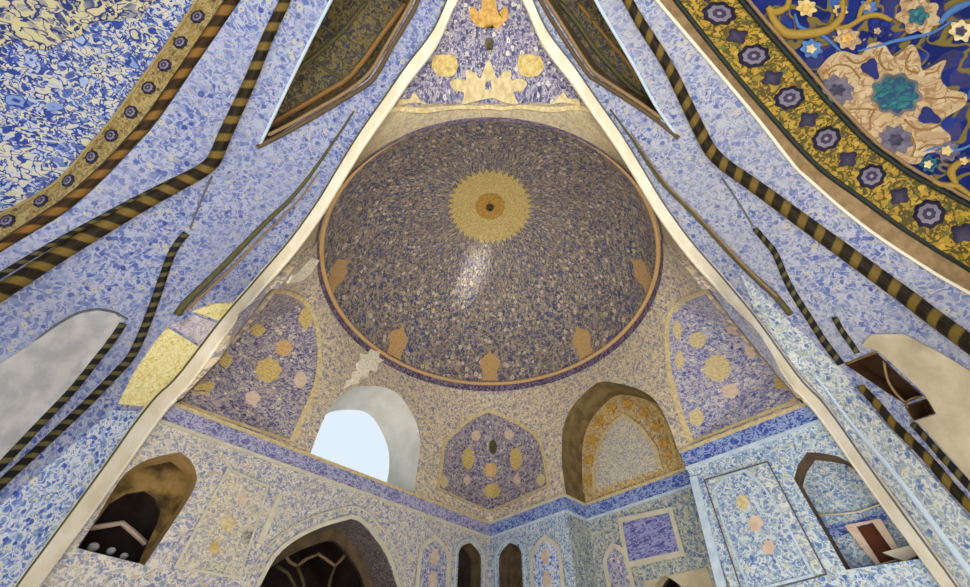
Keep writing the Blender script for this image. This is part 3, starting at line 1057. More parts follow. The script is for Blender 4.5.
small_niche(WL, n1_out, 'narrow dark pointed niche on the left side of the far corner', M['dark'])
small_niche(WR, n2_out, 'narrow olive pointed niche on the right side of the far corner', M['reveal_dark'])

pa = thing('alcove_archway', 'small dark pointed archway in the alcove under the square blue panel', 'archway', DR((dn_out[0][0], .12)))
reveal(dn_out, DR, 0, -.03, .02).build('reveal', M['sand'], pa)
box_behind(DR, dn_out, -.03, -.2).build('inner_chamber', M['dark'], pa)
sp_out = [(A0 + .15, .12), (A0 + .15, .318), (A1 - .075, .318), (A1 - .075, .12)]
patch(sp_out, DR, .03, holes=[dn_out], off=.003, skirt=0).build('spandrel', M['sand'], pa)

sq = wr([(620, 520), (672, 509), (685, 555), (628, 567)], DEEP)
st = thing('square_panel', 'square violet blue tile panel in a pale frame at the back of the alcove', 'tiled panel', DR(np.mean(sq, 0)))
patch(grow(sq, -.010), DR, .03, off=.005, skirt=0).build('panel_field', M['square'], st)
si = grow(sq, -.010); so = grow(sq, .004)
strip([DR(p, .007) for p in si + si[:1]], [DR(p, .007) for p in so + so[:1]]).build('panel_frame', M['line'], st)


def arch_panel(f, ac, half, label, mat, us=.40, ua=.458, u0=.17, discs=()):
    o = arch(ac, half, u0, us, ua)
    t = thing('arched_mosaic', label, 'tiled panel', f((ac, u0)), 'slim arched tile panels')
    patch(grow(o, -.010), f, .03, off=.004, skirt=0).build('panel_field', mat, t)
    i = grow(o, -.011); w = grow(o, .002)
    strip([f(p, .006) for p in i], [f(p, .006) for p in w]).build('panel_border', M['line'], t)
    for u, r in discs:
        q = [(ac + r * x, u + r * 1.5 * y) for x, y in disc(0, 0, 1, 1, lobes=6, depth=.2)]
        patch(q, f, .02, off=.006, skirt=0).build('medallion', M['pink'], t)


arch_panel(WL, .242, .060, 'slim arched tile panel on the left wall between large archway and narrow niche', M['squinch_r'], discs=((.405, .014), (.345, .014)))
arch_panel(WR, .242, .060, 'slim bright blue arched tile panel on the pier left of the alcove', M['blue_strip'], discs=((.405, .014), (.345, .014)))
arch_panel(DR, A0 + .079, .042, 'slim arched tile panel inside the alcove left of the square panel', M['squinch_r'], us=.375, ua=.424)

rp = wl([(228, 471), (266, 488), (238, 577), (177, 566)])
rt = thing('rectangular_panel', 'tall rectangular lilac tile panel between ochre niche and large archway', 'tiled panel', WL(np.mean(rp, 0)))
patch(rp, WL, .03, off=.003, skirt=0).build('panel_field', M['alcove_mid'], rt)
ro = grow(rp, .005)
strip([WL(p, .005) for p in rp + rp[:1]], [WL(p, .005) for p in ro + ro[:1]]).build('panel_frame', M['line'], rt)
for x, y, r, m in ((227, 524, 7, 'gold_pale'), (242, 500, 5, 'pink'), (214, 548, 5, 'gold')):
    patch(wl(disc(x, y, r, r * 1.2, lobes=5)), WL, .02, off=.005, skirt=0).build('medallion', M[m], rt)
glare_q = wl([(278, 494), (282, 496), (262, 545), (256, 542)])
patch(glare_q, WL, .03, off=.004, skirt=0).build('side_strip', M['line'], rt)  # whitish glare beside the panel, put in as a pale strip

bp = wr([(706, 481), (768, 463), (826, 574), (745, 596)])
bt = thing('large_panel', 'large pale blue green tile panel on the right wall left of the dark niche', 'tiled panel', WR(np.mean(bp, 0)))
patch(bp, WR, .03, off=.003, skirt=0).build('panel_field', M['strip_r'], bt)
bo = grow(bp, .003)
strip([WR(p, .005) for p in bp + bp[:1]], [WR(p, .005) for p in bo + bo[:1]]).build('panel_frame', M['line_dark'], bt)
ap_ = wr([(752, 590), (728, 530), (716, 492), (728, 478), (745, 473), (762, 486), (780, 512), (812, 575)])
patch(ap_, WR, .03, off=.006, skirt=0).build('arched_field', M['wall_r'], bt)
ao = grow(ap_, .005)
strip([WR(p, .008) for p in ap_ + ap_[:1]], [WR(p, .008) for p in ao + ao[:1]]).build('arched_border', M['line_blue'], bt)
for x, y, r, m in ((757, 524, 7, 'pink'), (744, 503, 6, 'gold_pale'), (770, 548, 6, 'pink')):
    patch(wr(disc(x, y, r, r * 1.2, lobes=6)), WR, .02, off=.008, skirt=0).build('medallion', M[m], bt)
lp = wr([(690, 478), (697, 476), (727, 587), (718, 590)])
patch(lp, WR, .03, off=.003, skirt=0).build('side_strip', M['line_blue'], bt)

# niche with the wooden shutter at the right
RD = .055
NRb = on(WR, -RD)
nt = thing('shuttered_niche', 'blue tiled pointed niche holding a small wooden shutter on the right wall', 'niche', WR((1.03, .245)))
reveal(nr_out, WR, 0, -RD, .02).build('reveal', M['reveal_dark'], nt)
patch(grow(nr_out, .004), NRb, .02).build('back_wall', M['wall_r'], nt)
bl = wr([(824, 527), (862, 520), (894, 505), (900, 514), (866, 530), (830, 538)], RD)
patch(bl, NRb, .02, off=.003, skirt=0).build('niche_frieze', M['band_r'], nt)
cl = wr([(816, 515), (840, 514.5), (860, 512), (880, 505), (890, 499)], RD)
tube([NRb(p, .004) for p in cl], .0022, 6).build('niche_line', M['line'], nt)
fo = wr([(846, 527), (882, 520), (906, 560), (878, 567)], RD); fi = wr([(858, 528), (874, 524), (900, 560), (882, 565)], RD)
wf = strip([NRb(p, .012) for p in fi + fi[:1]], [NRb(p, .012) for p in fo + fo[:1]])
strip([NRb(p, .012) for p in fo + fo[:1]], [NRb(p, 0) for p in fo + fo[:1]], wf)
wfo = wf.build('shutter_frame', M['pink'], nt)
patch(fi, NRb, .02, off=.005, skirt=0).build('shutter', M['redwood'], wfo)
sl = wr([(886, 556), (930, 545), (938, 552), (908, 565)], RD)
patch(sl, NRb, .02, off=.03, skirt=0).build('sill', M['line'], nt)


# ------------------------------------------------------------------ portal vault, both sides
LO, HI = (0, -.2), (TMAX - .001, 1.0)


def side_f(s): return BL if s < 0 else BR


def bpx(s, pts):
    f = side_f(s)
    return [seen(f, p, LO, HI, key='bar%d' % s) for p in pts]


def t_of(u): return float(np.interp(u, PM[:, 1], PT))


def cutpx(pts): return smooth_line(pts, 3)


def rope(label, s, pts, rad, mat, name='rope_moulding', cat='moulding', lift=.3, seg=10, smooth=3, group=None, parent=None):
    f = side_f(s)
    q = bpx(s, pts)
    q = densify(smooth_line(q, smooth), .02, closed=False)
    P = [f(p, 0) for p in q]
    rads = [pxr(rad, p) if not hasattr(rad, '__len__') else None for p in P]
    if hasattr(rad, '__len__'):
        rads = [pxr(rad[0] + (rad[1] - rad[0]) * i / (len(P) - 1), p) for i, p in enumerate(P)]
    P = [f(p, r * lift) for p, r in zip(q, rads)]
    mb = tube(P, rads, seg)
    if parent is not None: return mb.build(name, mat, parent)
    return tag(mb.build(name, mat, base=world(P[len(P) // 2])), label, cat, group)


# --- outlines, as the photograph shows them
L_ARCH = [(0, 253), (33, 233), (68, 211), (102, 181), (130, 152), (160, 118), (201, 58), (242, -2)]
L_ROPE_IN = [(0, 240), (30, 220), (64, 197), (95, 170), (122, 142), (150, 109), (189, 52), (226, -4)]
L_GOLD_IN = [(0, 214), (29, 199), (60, 178), (85, 150), (106, 126), (128, 97), (164, 48), (199, -4)]
R_ARCH = [(970, 293), (933, 272), (885, 241), (845, 211), (811, 181), (793, 164), (752, 112), (715, 68), (655, -2)]
R_TAN_IN = [(970, 271), (935, 250), (895, 224), (861, 199), (834, 180), (810, 160), (776, 123), (732, 72), (672, -4)]
R_GOLD_IN = [(970, 205), (955, 197), (912, 174), (893, 161), (872, 146), (846, 120), (820, 92), (776, 41), (738, -4)]
EXT_TOP = {-1: [(268, -50), (292, -110)], 1: [(625, -50), (598, -110)]}
EXT_BOT = {-1: [(-150, 322), (-70, 288)], 1: [(1140, 370), (1040, 330)]}


def full_arch(s, line, dep=0.0):
    """Continue an arch line beyond the frame at both ends: down to the impost and up to the crown."""
    q = [seen(on(side_f(s), -dep), p_, LO, HI, key='bar%d%.3f' % (s, dep)) for p_ in line]
    d0 = np.array(q[0]) - q[1]; d0 = d0 / np.linalg.norm(d0)
    d1 = np.array(q[-1]) - q[-2]; d1 = d1 / np.linalg.norm(d1)
    a = [tuple(np.array(q[0]) + d0 * k + np.array([-.35, 0]) * k * k) for k in (.24, .16, .08)]
    b = [tuple(np.array(q[-1]) + d1 * k + np.array([0, -.6]) * k * k) for k in (.06, .12, .18)]
    return smooth_line(a + q + b, 3)


def closing(poly):
    """Close an arch line round its far side, behind the frame."""
    t0_, v0_ = poly[0]; t1_, v1_ = poly[-1]
    return poly + [(t1_ - .02, -.26), (t1_ - .12, -.30), (t0_ + .1, -.30), (t0_, -.28)]


VAULT = {-1: [L_ARCH, L_ROPE_IN, L_GOLD_IN], 1: [R_ARCH, R_TAN_IN, R_GOLD_IN]}
VQ = {s: [full_arch(s, l, d_) for l, d_ in zip(VAULT[s], (0, .014, .055))] for s in VAULT}

REC_PX = {-1: [(345, -22), (332, 0), (300, 62), (272, 120), (260, 144), (285, 130), (320, 110), (348, 93), (369, 78), (388, 48), (407, 14), (414, -2), (424, -25)],
          1: [(582, -22), (594, -2), (600, 8), (633, 64), (655, 104), (668, 124), (640, 104), (604, 82), (592, 70), (583, 56), (562, 26), (546, 0), (532, -25)]}
HATCH1 = [(846, 364), (862, 358), (877, 353), (900, 375), (924, 396), (906, 403), (888, 392), (866, 377)]
HATCH2 = [(907, 406), (928, 399), (936, 413), (916, 420)]
hatch_q = [bpx(1, HATCH1), bpx(1, HATCH2)]

for s, nm_ in ((-1, 'wall_portal_left'), (1, 'wall_portal_right')):
    f = side_f(s)
    e = list(edge_tv)
    out = e + [(TMAX - .002, -.40), (0.0, -.40)]
    holes = [closing(VQ[s][0]), bpx(s, REC_PX[s])]
    if s > 0: holes += hatch_q
    mb = patch(out, f, .03, holes)
    struct(nm_, mb, M['shell_l'] if s < 0 else M['shell_r'])

# --- unseen masonry added round the portal, so daylight enters only through its front
OX, OT, YB, YF = 1.35, 1.75, 1.06, -.42
pz = [(-m_, u_) for m_, u_ in PROF[::2]] + [(m_, u_) for m_, u_ in PROF[::2][::-1][1:]]
fac = MB(); fac.smooth = False
face = lambda p, off=0: np.array([p[0], YF + off, p[1]])
patch([(-OX, FL)] + [(-PROF[0][0], FL)] + [(a, b) for a, b in pz[1:-1]] + [(PROF[0][0], FL), (OX, FL), (OX, OT), (-OX, OT)], face, .12, mb=fac)
struct('unseen_wall_front', fac, M['sand'])
for s in (-1, 1):
    om = MB(); om.smooth = False
    om.add([(s * OX, YF, FL), (s * OX, YB, FL), (s * OX, YB, OT), (s * OX, YF, OT), (s * .90, YB, FL), (s * .90, YB, OT)], [(0, 1, 2, 3), (1, 4, 5, 2)], [(0, 0), (1, 0), (1, 1), (0, 1), (2, 0), (2, 1)])
    struct('wall_outer_left' if s < 0 else 'wall_outer_right', om, M['sand'])
rm = MB(); rm.smooth = False
rm.add([(-OX, YF, OT), (OX, YF, OT), (OX, YB, OT), (-OX, YB, OT)], [(0, 1, 2, 3)], [(0, 0), (1, 0), (1, 1), (0, 1)])
rm.add([(-OX, YB, OT), (OX, YB, OT), (OX, YB, 1.3), (-OX, YB, 1.3)], [(0, 1, 2, 3)], [(0, 0), (1, 0), (1, 1), (0, 1)]) if False else None
struct('ceiling_portal', rm, M['sand'])

# --- side vaults behind the portal
for s in (-1, 1):
    f = side_f(s)
    o_, r_, g_ = VQ[s]
    side = 'left' if s < 0 else 'right'
    lab = ('blue and cream arabesque side vault at the upper left with ochre rosette border' if s < 0 else
           'royal blue side vault at the upper right with a great cream palmette and yellow border')
    t = thing('side_vault', lab, 'vault', f(o_[len(o_) // 2], -.05), 'side vaults of the portal')
    G = closing(g_)
    dpt = depth_in(G, .55, .30)
    def vf(p, off=0, f=f, dpt=dpt):
        d = dpt(p)
        return f(p, -.055 + d * (1 - .25 * abs(d) / .30) + off)
    patch(grow(G, .003), vf, .03).build('vault_surface', M['vault_l'] if s < 0 else M['vault_r'], t)
    n = 200
    def res(poly):
        P = np.array(poly); L = np.concatenate([[0], np.cumsum(np.linalg.norm(np.diff(P, axis=0), axis=1))])
        x = np.linspace(0, L[-1], n)
        return [(float(np.interp(a, L, P[:, 0])), float(np.interp(a, L, P[:, 1]))) for a in x]
    oq, rq, gq = res(o_), res(r_), res(g_)
    # outer moulding, border, inner fillets
    if s < 0:
        P = [(np.array(f(a, .0)) + f(b, -.012)) / 2 for a, b in zip(oq, rq)]
        R = [np.linalg.norm(np.array(f(a)) - f(b)) / 2 * 1.02 for a, b in zip(oq, rq)]
        tube(P, R, 10).build('rope_border', M['rope_c'], t)
    else:
        strip([f(p, .002) for p in oq], [f(p, -.02) for p in rq], n=3).build('tan_border', M['tan'], t)
        tube([f(p, -.018) for p in rq], [pxr(2.6, f(p)) for p in rq], 8).build('outer_fillet', M['black'], t)
        tube([f(p, .001) for p in oq], [pxr(1.6, f(p)) for p in oq], 8).build('cream_edge', M['cream'], t)
    gb = strip([f(p, -.014) for p in rq], [f(p, -.055) for p in gq], n=3).build('rosette_border', M['gold_border_l'] if s < 0 else M['gold_border_r'], t)
    if s > 0:
        tube([f(p, -.052) for p in gq], [pxr(2.2, f(p)) for p in gq], 8).build('inner_fillet', M['black'], t)
        ic = res(full_arch(s, [(x + 4.5, y - 3) for x, y in R_GOLD_IN], .055))
        tube([vf(p, .004) for p in ic], [pxr(1.7, f(p)) for p in ic], 8).build('cream_fillet', M['tan'], t)
    else:
        tube([f(p, -.053) for p in gq], [pxr(1.3, f(p)) for p in gq], 8).build('inner_fillet', M['gold_border_l'], t)
    # rosettes down the middle of the border, each one in place
    mid = [((np.array(f(a, -.014)) * .5 + np.array(f(b, -.055)) * .5), np.array(f(a, -.014)), np.array(f(b, -.055))) for a, b in zip(rq, gq)]
    pp = np.array([proj(m[0]) for m in mid])
    along = np.concatenate([[0], np.cumsum(np.linalg.norm(np.diff(np.array([m[0] for m in mid]), axis=0), axis=1))])
    gap = .052 if s < 0 else .052
    k = 0
    for dd in np.arange(gap / 2, along[-1], gap):
        i = int(np.argmin(np.abs(along - dd)))
        if not (-25 < pp[i][0] < 995 and -25 < pp[i][1] < 610): continue
        c, a, b = mid[i]
        w = b - a; wl_ = np.linalg.norm(w); w = w / wl_
        tg = mid[min(i + 1, n - 1)][0] - mid[max(0, i - 1)][0]; tg /= np.linalg.norm(tg)
        nn = np.cross(w, tg); nn /= np.linalg.norm(nn)
        if np.dot(nn, -c) < 0: nn = -nn
        big = s < 0 or k % 2 == 0
        r = wl_ * (.25 if s < 0 else (.27 if big else .17))
        def ros(r, lift, lob, dp):
            mb = MB(); V = []
            N = lob * 6
            for q in range(N):
                an = 2 * math.pi * q / N
                rr = r * (1 + dp * math.cos(lob * an))
                V.append(c + nn * lift + rr * (math.cos(an) * w + math.sin(an) * tg))
            base = [v - nn * (lift + .002) for v in V]
            mb.add(V + base + [c + nn * lift * 1.3], [(q, (q + 1) % N, 2 * N) for q in range(N)] + [(q, q + N, (q + 1) % N + N, (q + 1) % N) for q in range(N)],
                   [(math.cos(2 * math.pi * q / N), math.sin(2 * math.pi * q / N)) for q in range(2 * N)] + [(0, 0)])
            return mb
        ro_ = ros(r, .003, 8 if big else 4, .07 if big else .22).build('rosette', M['rosette_ring' if big else 'rosette'], gb)
        k += 1

# --- inlaid flowers of the right vault
tv = [o for o in col.objects if o.name.startswith('side_vault') and 'right' in o['label']][0]
Gr = closing(VQ[1][2]); dr = depth_in(Gr, .55, .30)


def vfr(p, off=0):
    d = dr(p)
    return BR(p, -.055 + d * (1 - .25 * abs(d) / .30) + off)


def vpx(pts): return [seen(vfr, p, LO, HI, n=40, key='vfr') for p in pts]


def vinlay(name, pts, mat, off=.004, step=.03):
    if name == 'palmette': pts = smooth_line(pts + pts[:1], 5)[:-1]
    return patch(vpx(pts), vfr, step, off=off, skirt=-.002).build(name, M[mat], tv)


def crop(pts, x0=810, y0=0, k=2.94): return [(x0 + x / k, y0 + y / k) for x, y in pts]


vinlay('palmette', crop([(22, 208), (60, 165), (100, 150), (150, 162), (175, 130), (215, 125), (250, 165), (300, 130), (325, 170), (335, 205), (400, 175), (385, 225), (410, 260),
                         (460, 275), (455, 310), (400, 345), (385, 370), (415, 400), (400, 440), (345, 450), (320, 480), (270, 470), (200, 415), (120, 335), (50, 250)]), 'palm')
for q in ([(40, 215), (80, 190), (120, 195), (150, 230)], [(110, 165), (135, 185), (160, 178), (178, 165)], [(215, 140), (205, 170), (220, 200), (245, 205)], [(300, 150), (285, 180), (290, 205), (320, 215)],
          [(340, 215), (370, 210), (385, 190)], [(455, 290), (410, 285), (370, 290), (340, 285)], [(385, 365), (350, 380), (310, 375), (280, 350)], [(400, 430), (350, 425), (320, 440)], [(120, 320), (160, 318), (195, 322)],
          [(180, 380), (178, 350), (190, 325)], [(60, 240), (60, 215), (80, 205)], [(300, 460), (310, 430), (300, 400)]):
    vq = vpx(crop(q)); vq = densify(smooth_line(vq, 4), .02, closed=False)
    tube([vfr(p, .004) for p in vq], [pxr(.9, vfr(p)) for p in vq], 6).build('petal_line', M['brown'], tv)
vinlay('palmette_ring', crop(disc(256, 275, 72, 60, .1, 9, .08)), 'line_dark', .006)
vinlay('palmette_heart', crop(disc(256, 275, 62, 50, .1, 9, .1)), 'turq', .008)
for q in (crop(disc(182, 200, 30, 22, 1.0, 3, .25)), crop(disc(352, 340, 32, 22, .4, 3, .25))):
    vinlay('palmette_leaf', q, 'navy', .006)
for q in ((85, 262, 46, 38, .6), (256, 408, 48, 38, .3)):
    a = vinlay('palmette_rosette', crop(disc(*q[:4], q[4], 8, .14)), 'rosette_l', .006)
    vinlay('rosette_heart', crop(disc(q[0], q[1], 20, 16, 0, 6, .2)), 'rosette', .008)
for x, y, r, m1, m2 in ((490, 22, 28, 'gold', 'gold_deep'), (612, 112, 36, 'palm', 'gold_deep'), (820, 45, 62, 'palm', 'turq'), (505, 142, 30, 'skyvine', 'gold_pale'), (672, 20, 24, 'skyvine', 'palm'),
                        (590, 30, 20, 'gold', 'navy'), (945, 90, 34, 'gold_pale', 'rosette'), (905, 440, 34, 'rosette_l', 'gold'), (850, 480, 26, 'turq', 'gold_pale'), (955, 470, 26, 'navy', 'gold'), (700, 90, 22, 'navy', 'palm')):
    pts = [(640 + a / 2.936, b / 2.936) for a, b in disc(x, y, r, r * .85, .3, 7, .16)]
    vinlay('blossom', pts, m1, .004)
    vinlay('blossom_heart', [(640 + a / 2.936, b / 2.936) for a, b in disc(x, y, r * .45, r * .4, 0, 5, .2)], m2, .007)


def vline(name, pts, r, mat):
    q = densify(smooth_line(vpx(pts), 6), .02, closed=False)
    k = len(q)
    tube([vfr(p, .002) for p in q], [pxr(r * (.55 + .45 * math.sin(math.pi * i / max(1, k - 1))), vfr(p)) for i, p in enumerate(q)], 8).build(name, M[mat], tv)


def c5(pts): return [(640 + a / 2.936, b / 2.936) for a, b in pts]


vline('scroll', c5([(375, 20), (400, 70), (435, 98), (500, 98), (555, 85), (590, 50), (595, 0)]), 4.5, 'scroll')
vline('scroll', c5([(375, 20), (395, 35), (430, 22), (440, -15)]), 3.5, 'scroll')
vline('scroll', c5([(560, 82), (610, 78), (660, 50), (700, 45), (740, 60)]), 2.8, 'scroll')
vline('scroll', c5([(640, 60), (655, 20), (690, -8)]), 2.4, 'scroll')
vline('scroll', c5([(930, 540), (915, 505), (935, 480), (975, 470)]), 3.5, 'scroll')
vline('scroll', c5([(850, 515), (880, 540), (930, 545), (975, 575)]), 3, 'scroll')
vline('sky_vine', c5([(880, 70), (905, 40), (940, 20), (980, 5)]), 4, 'skyvine')
vline('sky_vine', c5([(640, 150), (700, 135), (750, 120), (800, 110), (860, 95), (920, 60)]), 2.0, 'skyvine')
vline('sky_vine', c5([(455, 40), (470, 80), (530, 100), (590, 150)]), 1.8, 'skyvine')
vline('sky_vine', c5([(820, 450), (880, 430), (930, 440), (975, 425)]), 2, 'skyvine')

# --- cream ornament at the upper left corner of the left vault
tvl = [o for o in col.objects if o.name.startswith('side_vault') and 'left' in o['label'] and 'cream arab' in o['label']][0]
Gl = closing(VQ[-1][2]); dl = depth_in(Gl, .55, .30)


def vfl(p, off=0):
    d = dl(p)
    return BL(p, -.055 + d * (1 - .25 * abs(d) / .30) + off)


q = [seen(vfl, p, LO, HI, n=40, key='vfl') for p in [(-30, 50), (0, 47), (18, 38), (30, 48), (50, 50), (62, 40), (80, 36), (88, 24), (108, 20), (140, 16), (150, 4), (165, -8), (150, -40), (60, -60), (-40, -40)]]
patch(q, vfl, .03, off=.003, skirt=-.002).build('cream_field', M['vault_l2'], tvl)

# --- arrises, recesses, ropes
for s, side in ((-1, 'left'), (1, 'right')):
    f = side_f(s)
    e = [p for p in densify(edge_tv, .02, closed=False)]
    t = thing('arris_moulding', 'bright cream plaster arris framing the domed room on the %s' % side, 'moulding', f(e[len(e) // 2]))
    wd = [pxr(13, f(p)) * (1 + (.6 if s < 0 else .05) * min(1, max(0, (.95 - p[0]) / .35))) for p in e]
    ab = strip([f(p, .012) for p in e], [f((p[0], p[1] - 1.0 * w_), .012) for p, w_ in zip(e, wd)], n=2)
    strip([f((p[0], p[1] - 1.0 * w_), .012) for p, w_ in zip(e, wd)], [f((p[0], p[1] - 1.0 * w_), 0) for p, w_ in zip(e, wd)], ab)
    strip([f(p, -.01) for p in e], [f(p, .012) for p in e], ab)
    ab.build('arris_band', M['cream'], t)
    tube([f(p, .008) for p in e], [pxr(2.6, f(p)) for p in e], 8).build('arris_roll', M['cream'], t)
    tube([f((p[0], p[1] - w_), .009) for p, w_ in zip(e, wd)], [pxr(1.2, f(p)) for p in e], 6).build('arris_joint', M['line_dark'] if s > 0 else M['olive'], t)

    rq_ = bpx(s, REC_PX[s])
    t = thing('vault_recess', 'dark olive tiled recess with ribs at the top %s of the dome' % side, 'recess', f(np.mean(rq_, 0), -.05))
    reveal(rq_, f, 0, -.05, .03).build('recess_reveal', M['reveal_dark'], t)
    dre = depth_in(rq_, .6, .10)
    rf = lambda p, off=0, f=f, dre=dre: f(p, -.05 + dre(p) + off)
    patch(grow(rq_, .003), rf, .03).build('recess_field', M['recess'], t)
    if s < 0:
        ribs = [([(366, 2), (345, 28), (315, 55), (300, 66)], 2.2, 'olive'), ([(405, 4), (382, 34), (352, 74), (318, 96), (283, 116), (270, 124)], 2.6, 'brown'), ([(314, 62), (330, 72), (346, 80)], 1.6, 'olive')]
        frame = [([(257, 147), (285, 133), (320, 113), (350, 95), (373, 79), (391, 48), (412, 13), (420, -5)], 2.2, 'reveal_dark'), ([(268, 135), (290, 124), (322, 106), (349, 90), (370, 72), (387, 44), (407, 10), (414, -5)], 1.7, 'tan'),
                 ([(260, 144), (272, 119), (300, 61), (332, -2)], 1.5, 'line_blue')]
    else:
        ribs = [([(560, 2), (580, 26), (598, 52), (628, 84), (650, 98)], 2.2, 'olive'), ([(578, 2), (604, 34), (628, 62), (640, 84)], 1.8, 'brown')]
        frame = [([(538, -5), (552, 20), (586, 71), (601, 83), (640, 108), (662, 124), (679, 138)], 2.0, 'reveal_dark'), ([(543, -5), (558, 18), (588, 65), (602, 78), (640, 103), (661, 118)], 1.7, 'tan'),
                 ([(677, 136), (655, 104), (633, 64), (600, 8), (594, -5)], 1.5, 'line_blue')]
    for pts, r, m in ribs:
        q = densify(smooth_line([seen(rf, p, LO, HI, key='rf%d' % s) for p in pts], 3), .02, closed=False)
        tube([rf(p, .004) for p in q], [pxr(r, f(p)) for p in q], 8).build('rib', M[m], t)
    for pts, r, m in frame:
        rope(None, s, pts, r, M[m], name='recess_frame', parent=t)

rope('main gold and black rope moulding bending across the left portal wall', -1, [(292, -18), (285, 0), (268, 36), (250, 80), (235, 112), (222, 140), (213, 160), (200, 171), (180, 182), (140, 204), (90, 234), (40, 265), (0, 291), (-40, 318)], (4.5, 8), M['rope_a'])
rope('dark fillet running above the lower arm of the main left rope', -1, [(205, 164), (180, 176), (140, 196), (90, 223), (40, 251), (0, 275), (-40, 300)], (1.6, 3), M['rope_b'], name='dark_fillet')
rope('thin black rope moulding on the left wall beside the lilac tile block', -1, [(186, 233), (178, 242), (170, 256), (158, 290), (150, 312), (140, 337), (130, 356), (117, 371), (88, 401), (51, 436), (0, 483), (-40, 520)], (3.2, 4.6), M['rope_b'])
rope('hairline dark joint above the thin black rope on the left wall', -1, [(212, 176), (203, 195), (190, 228)], .9, M['line_dark'], name='tile_joint', cat='joint')
rope('black rope moulding at the edge of the grey plaster panel on the left', -1, [(122, 323), (112, 338), (100, 353), (73, 387), (36, 426), (0, 464), (-30, 495)], (3.6, 4.8), M['rope_b'])
rope('slim olive double moulding beside the left arris', -1, [(354, 111), (336, 138), (310, 175), (290, 199), (272, 216), (238, 250), (204, 284), (185, 302), (177, 314)], (.8, 3.6), M['olive'], name='olive_moulding')
rope('pale line inside the olive moulding beside the left arris', -1, [(318, 172), (294, 204), (242, 255), (207, 288), (184, 309)], (.6, 1.4), M['tan'], name='pale_fillet', lift=3.0)
rope('main gold and black rope moulding bending across the right portal wall', 1, [(615, -22), (628, 0), (641, 23), (668, 65), (683, 95), (700, 130), (711, 150), (725, 164), (745, 178), (776, 200), (810, 225), (850, 254), (890, 283), (929, 312), (970, 342), (1010, 372)], (4.2, 8.5), M['rope_a'])
rope('thin black rope moulding on the right wall above the wooden hatch', 1, [(755, 228), (767, 242), (776, 254), (790, 286), (810, 318), (826, 343), (842, 364)], (2.6, 3.4), M['rope_b'])
rope('hairline dark joint above the thin black rope on the right wall', 1, [(722, 178), (736, 198), (753, 226)], .9, M['line_dark'], name='tile_joint', cat='joint')
rope('gold and black rope moulding descending below the wooden hatch nearest the arris', 1, [(862, 386), (866, 391), (880, 406), (894, 423), (912, 441), (929, 458), (956, 490), (985, 520)], (3.6, 5), M['rope_a'])
rope('dark rope moulding descending below the wooden hatch along the sandy plaster', 1, [(914, 424), (929, 440), (943, 456), (956, 470), (970, 485), (1000, 515)], (3, 4), M['rope_b'])
rope('short dark rope moulding just above the wooden hatch', 1, [(835, 317), (842, 330), (850, 341), (858, 353)], 2.6, M['rope_b'])
rope('slim olive double moulding beside the right arris', 1, [(610, 109), (630, 136), (660, 180), (688, 208), (725, 247), (752, 274), (776, 296), (791, 314)], (.8, 3.2), M['olive'], name='olive_moulding')
rope('pale line inside the olive moulding beside the right arris', 1, [(632, 133), (664, 180), (692, 208), (729, 247), (756, 274), (779, 295)], (.6, 1.3), M['tan'], name='pale_fillet', lift=3.0)


# --- panels lying on the portal walls
def wall_panel(name, label, s, pts, mat, off=.004, cat='tiled panel', step=.03):
    f = side_f(s)
    q = bpx(s, pts)
    return tag(patch(q, f, step, off=off, skirt=-.001).build(name, M[mat], base=world(f(np.mean(q, 0)))), label, cat)


wall_panel('tile_strip', 'bright blue tile strip at the lower left beside the cream arris', -1, [(112, 410), (160, 412), (104, 488), (24, 592), (-30, 662), (-120, 640), (-10, 512), (60, 455)], 'blue_strip')
wall_panel('tile_block', 'upper pale yellow tile block beside the left arris', -1, [(191, 311), (214, 303), (246, 302), (233, 326), (201, 313.5)], 'yellow_block')
wall_panel('tile_block', 'lilac tile block between the two yellow ones on the left', -1, [(170, 325), (194, 314.5), (233, 328), (209, 350)], 'violet_block')
wall_panel('tile_block', 'lower and larger yellow tile block beside the left arris', -1, [(167, 327), (208, 352), (164, 408), (118, 404), (138, 366)], 'yellow_block')
wall_panel('tile_strip', 'aqua grey tile strip with marbled ridge along the right arris', 1, [(742, 275), (790, 322), (860, 397), (980, 527), (1060, 620), (1020, 690), (966, 592), (914, 516), (856, 444), (800, 372), (756, 312)], 'strip_r')
rope('white marbled ridge in the aqua grey strip on the right', 1, [(812, 372), (850, 420), (900, 478), (940, 530), (980, 582)], (2, 4.5), M['line_blue'], name='ridge_moulding')
pp_ = [(-60, 395), (0, 363), (30, 344), (47, 332), (65, 320), (80, 313), (98, 310), (114, 313), (122, 320), (98, 352), (60, 398), (0, 462), (-80, 545), (-200, 500)]
pl = wall_panel('bare_plaster', 'arched grey plaster panel on the left wall inside the black rope', -1, pp_, 'plaster', .003, 'plaster panel')
rope('grey arched line over the plaster panel on the left wall', -1, [(36, 340), (47, 331), (65, 319), (80, 312), (98, 309), (114, 312), (127, 319)], 1.0, M['line_dark'], name='arched_fillet')
sp_ = [(862, 346), (872, 334), (905, 334), (940, 352), (990, 382), (1090, 440), (1090, 640), (1010, 530), (968, 476), (938, 442), (918, 421), (938, 414), (926, 394), (878, 350)]
wall_panel('bare_plaster', 'sandy bare plaster area right of the wooden hatch', 1, sp_, 'sand', .003, 'plaster panel')

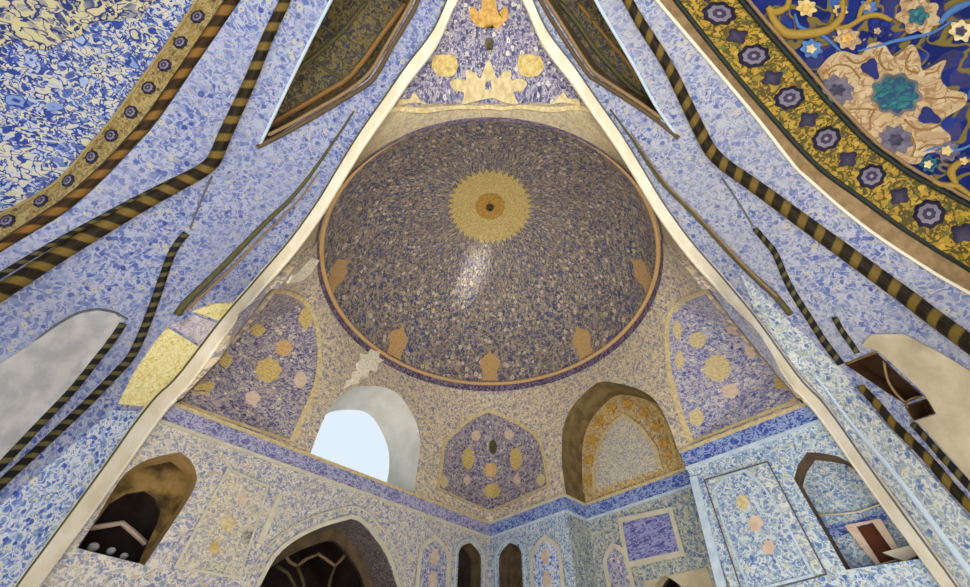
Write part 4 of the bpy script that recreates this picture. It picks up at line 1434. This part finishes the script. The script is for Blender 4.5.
# --- wooden hatch
ht = thing('wooden_hatch', 'dark brown wooden hatch let into the right portal wall', 'hatch', BR(hatch_q[0][0]))
for hq, nm_ in zip(hatch_q, ('large_leaf', 'small_leaf')):
    reveal(hq, BR, .004, -.03, .03).build('hatch_reveal', M['wood'], ht)
    patch(grow(hq, .004), BR, .03, off=-.03).build(nm_, M['wood'], ht)
for pts in ([(884, 360), (886, 372), (889, 382), (896, 393), (905, 402)], [(905, 403), (914, 398), (926, 396)], [(906, 404), (909, 412), (915, 421)], [(846, 364), (862, 357.5), (877, 352)]):
    rope(None, 1, pts, 1.1, M['tan'], name='hatch_strip', parent=ht)


# ------------------------------------------------------------------ light: sky through the portal and the window, sun on the floor
w = bpy.data.worlds.new('World')
scene.world = w
w.use_nodes = True
bg = w.node_tree.nodes['Background']
bg.inputs[0].default_value = (.78, .90, 1.0, 1)
bg.inputs[1].default_value = 0.5
sun_d = bpy.data.lights.new('sun', 'SUN')
sun_d.energy = 9.0
sun_d.angle = math.radians(1)
sun_d.color = (1, .955, .87)
sun = bpy.data.objects.new('sun', sun_d)
col.objects.link(sun)
sun.rotation_euler = (math.radians(50), 0, math.radians(-6))
scene.view_settings.view_transform = 'Standard'
scene.view_settings.look = 'None'
scene.view_settings.gamma = 1
scene.view_settings.use_curve_mapping = False
scene.view_settings.exposure = .96
scene.cycles.max_bounces = 10
scene.cycles.diffuse_bounces = 8

# added spot at floor level, narrow warm beam imitating bounced sun on the dome
hit = DM(seen(DM, (472, 274), (-.6, -.6), (.6, .6), key='dm'))
tip = DM(seen(DM, (488, 238), (-.6, -.6), (.6, .6), key='dm'))
gd = bpy.data.lights.new('streak_spot', 'SPOT')
gd.energy = 6500
gd.color = (1, .92, .78)
gd.spot_size = math.radians(13)
gd.spot_blend = .9
gd.shadow_soft_size = .3
go = bpy.data.objects.new('streak_spot', gd)
col.objects.link(go)
src = Vector(world((.05, .55, FL + .02)))
go.location = src
zax = (src - Vector(world(hit))).normalized()
yax = (Vector(world(tip)) - Vector(world(hit)))
yax = (yax - zax * yax.dot(zax)).normalized()
xax = yax.cross(zax)
from mathutils import Matrix
go.matrix_world = Matrix(((xax.x, yax.x, zax.x, src.x), (xax.y, yax.y, zax.y, src.y), (xax.z, yax.z, zax.z, src.z), (0, 0, 0, 1))) @ Matrix.Diagonal((.38, 1, 1, 1))
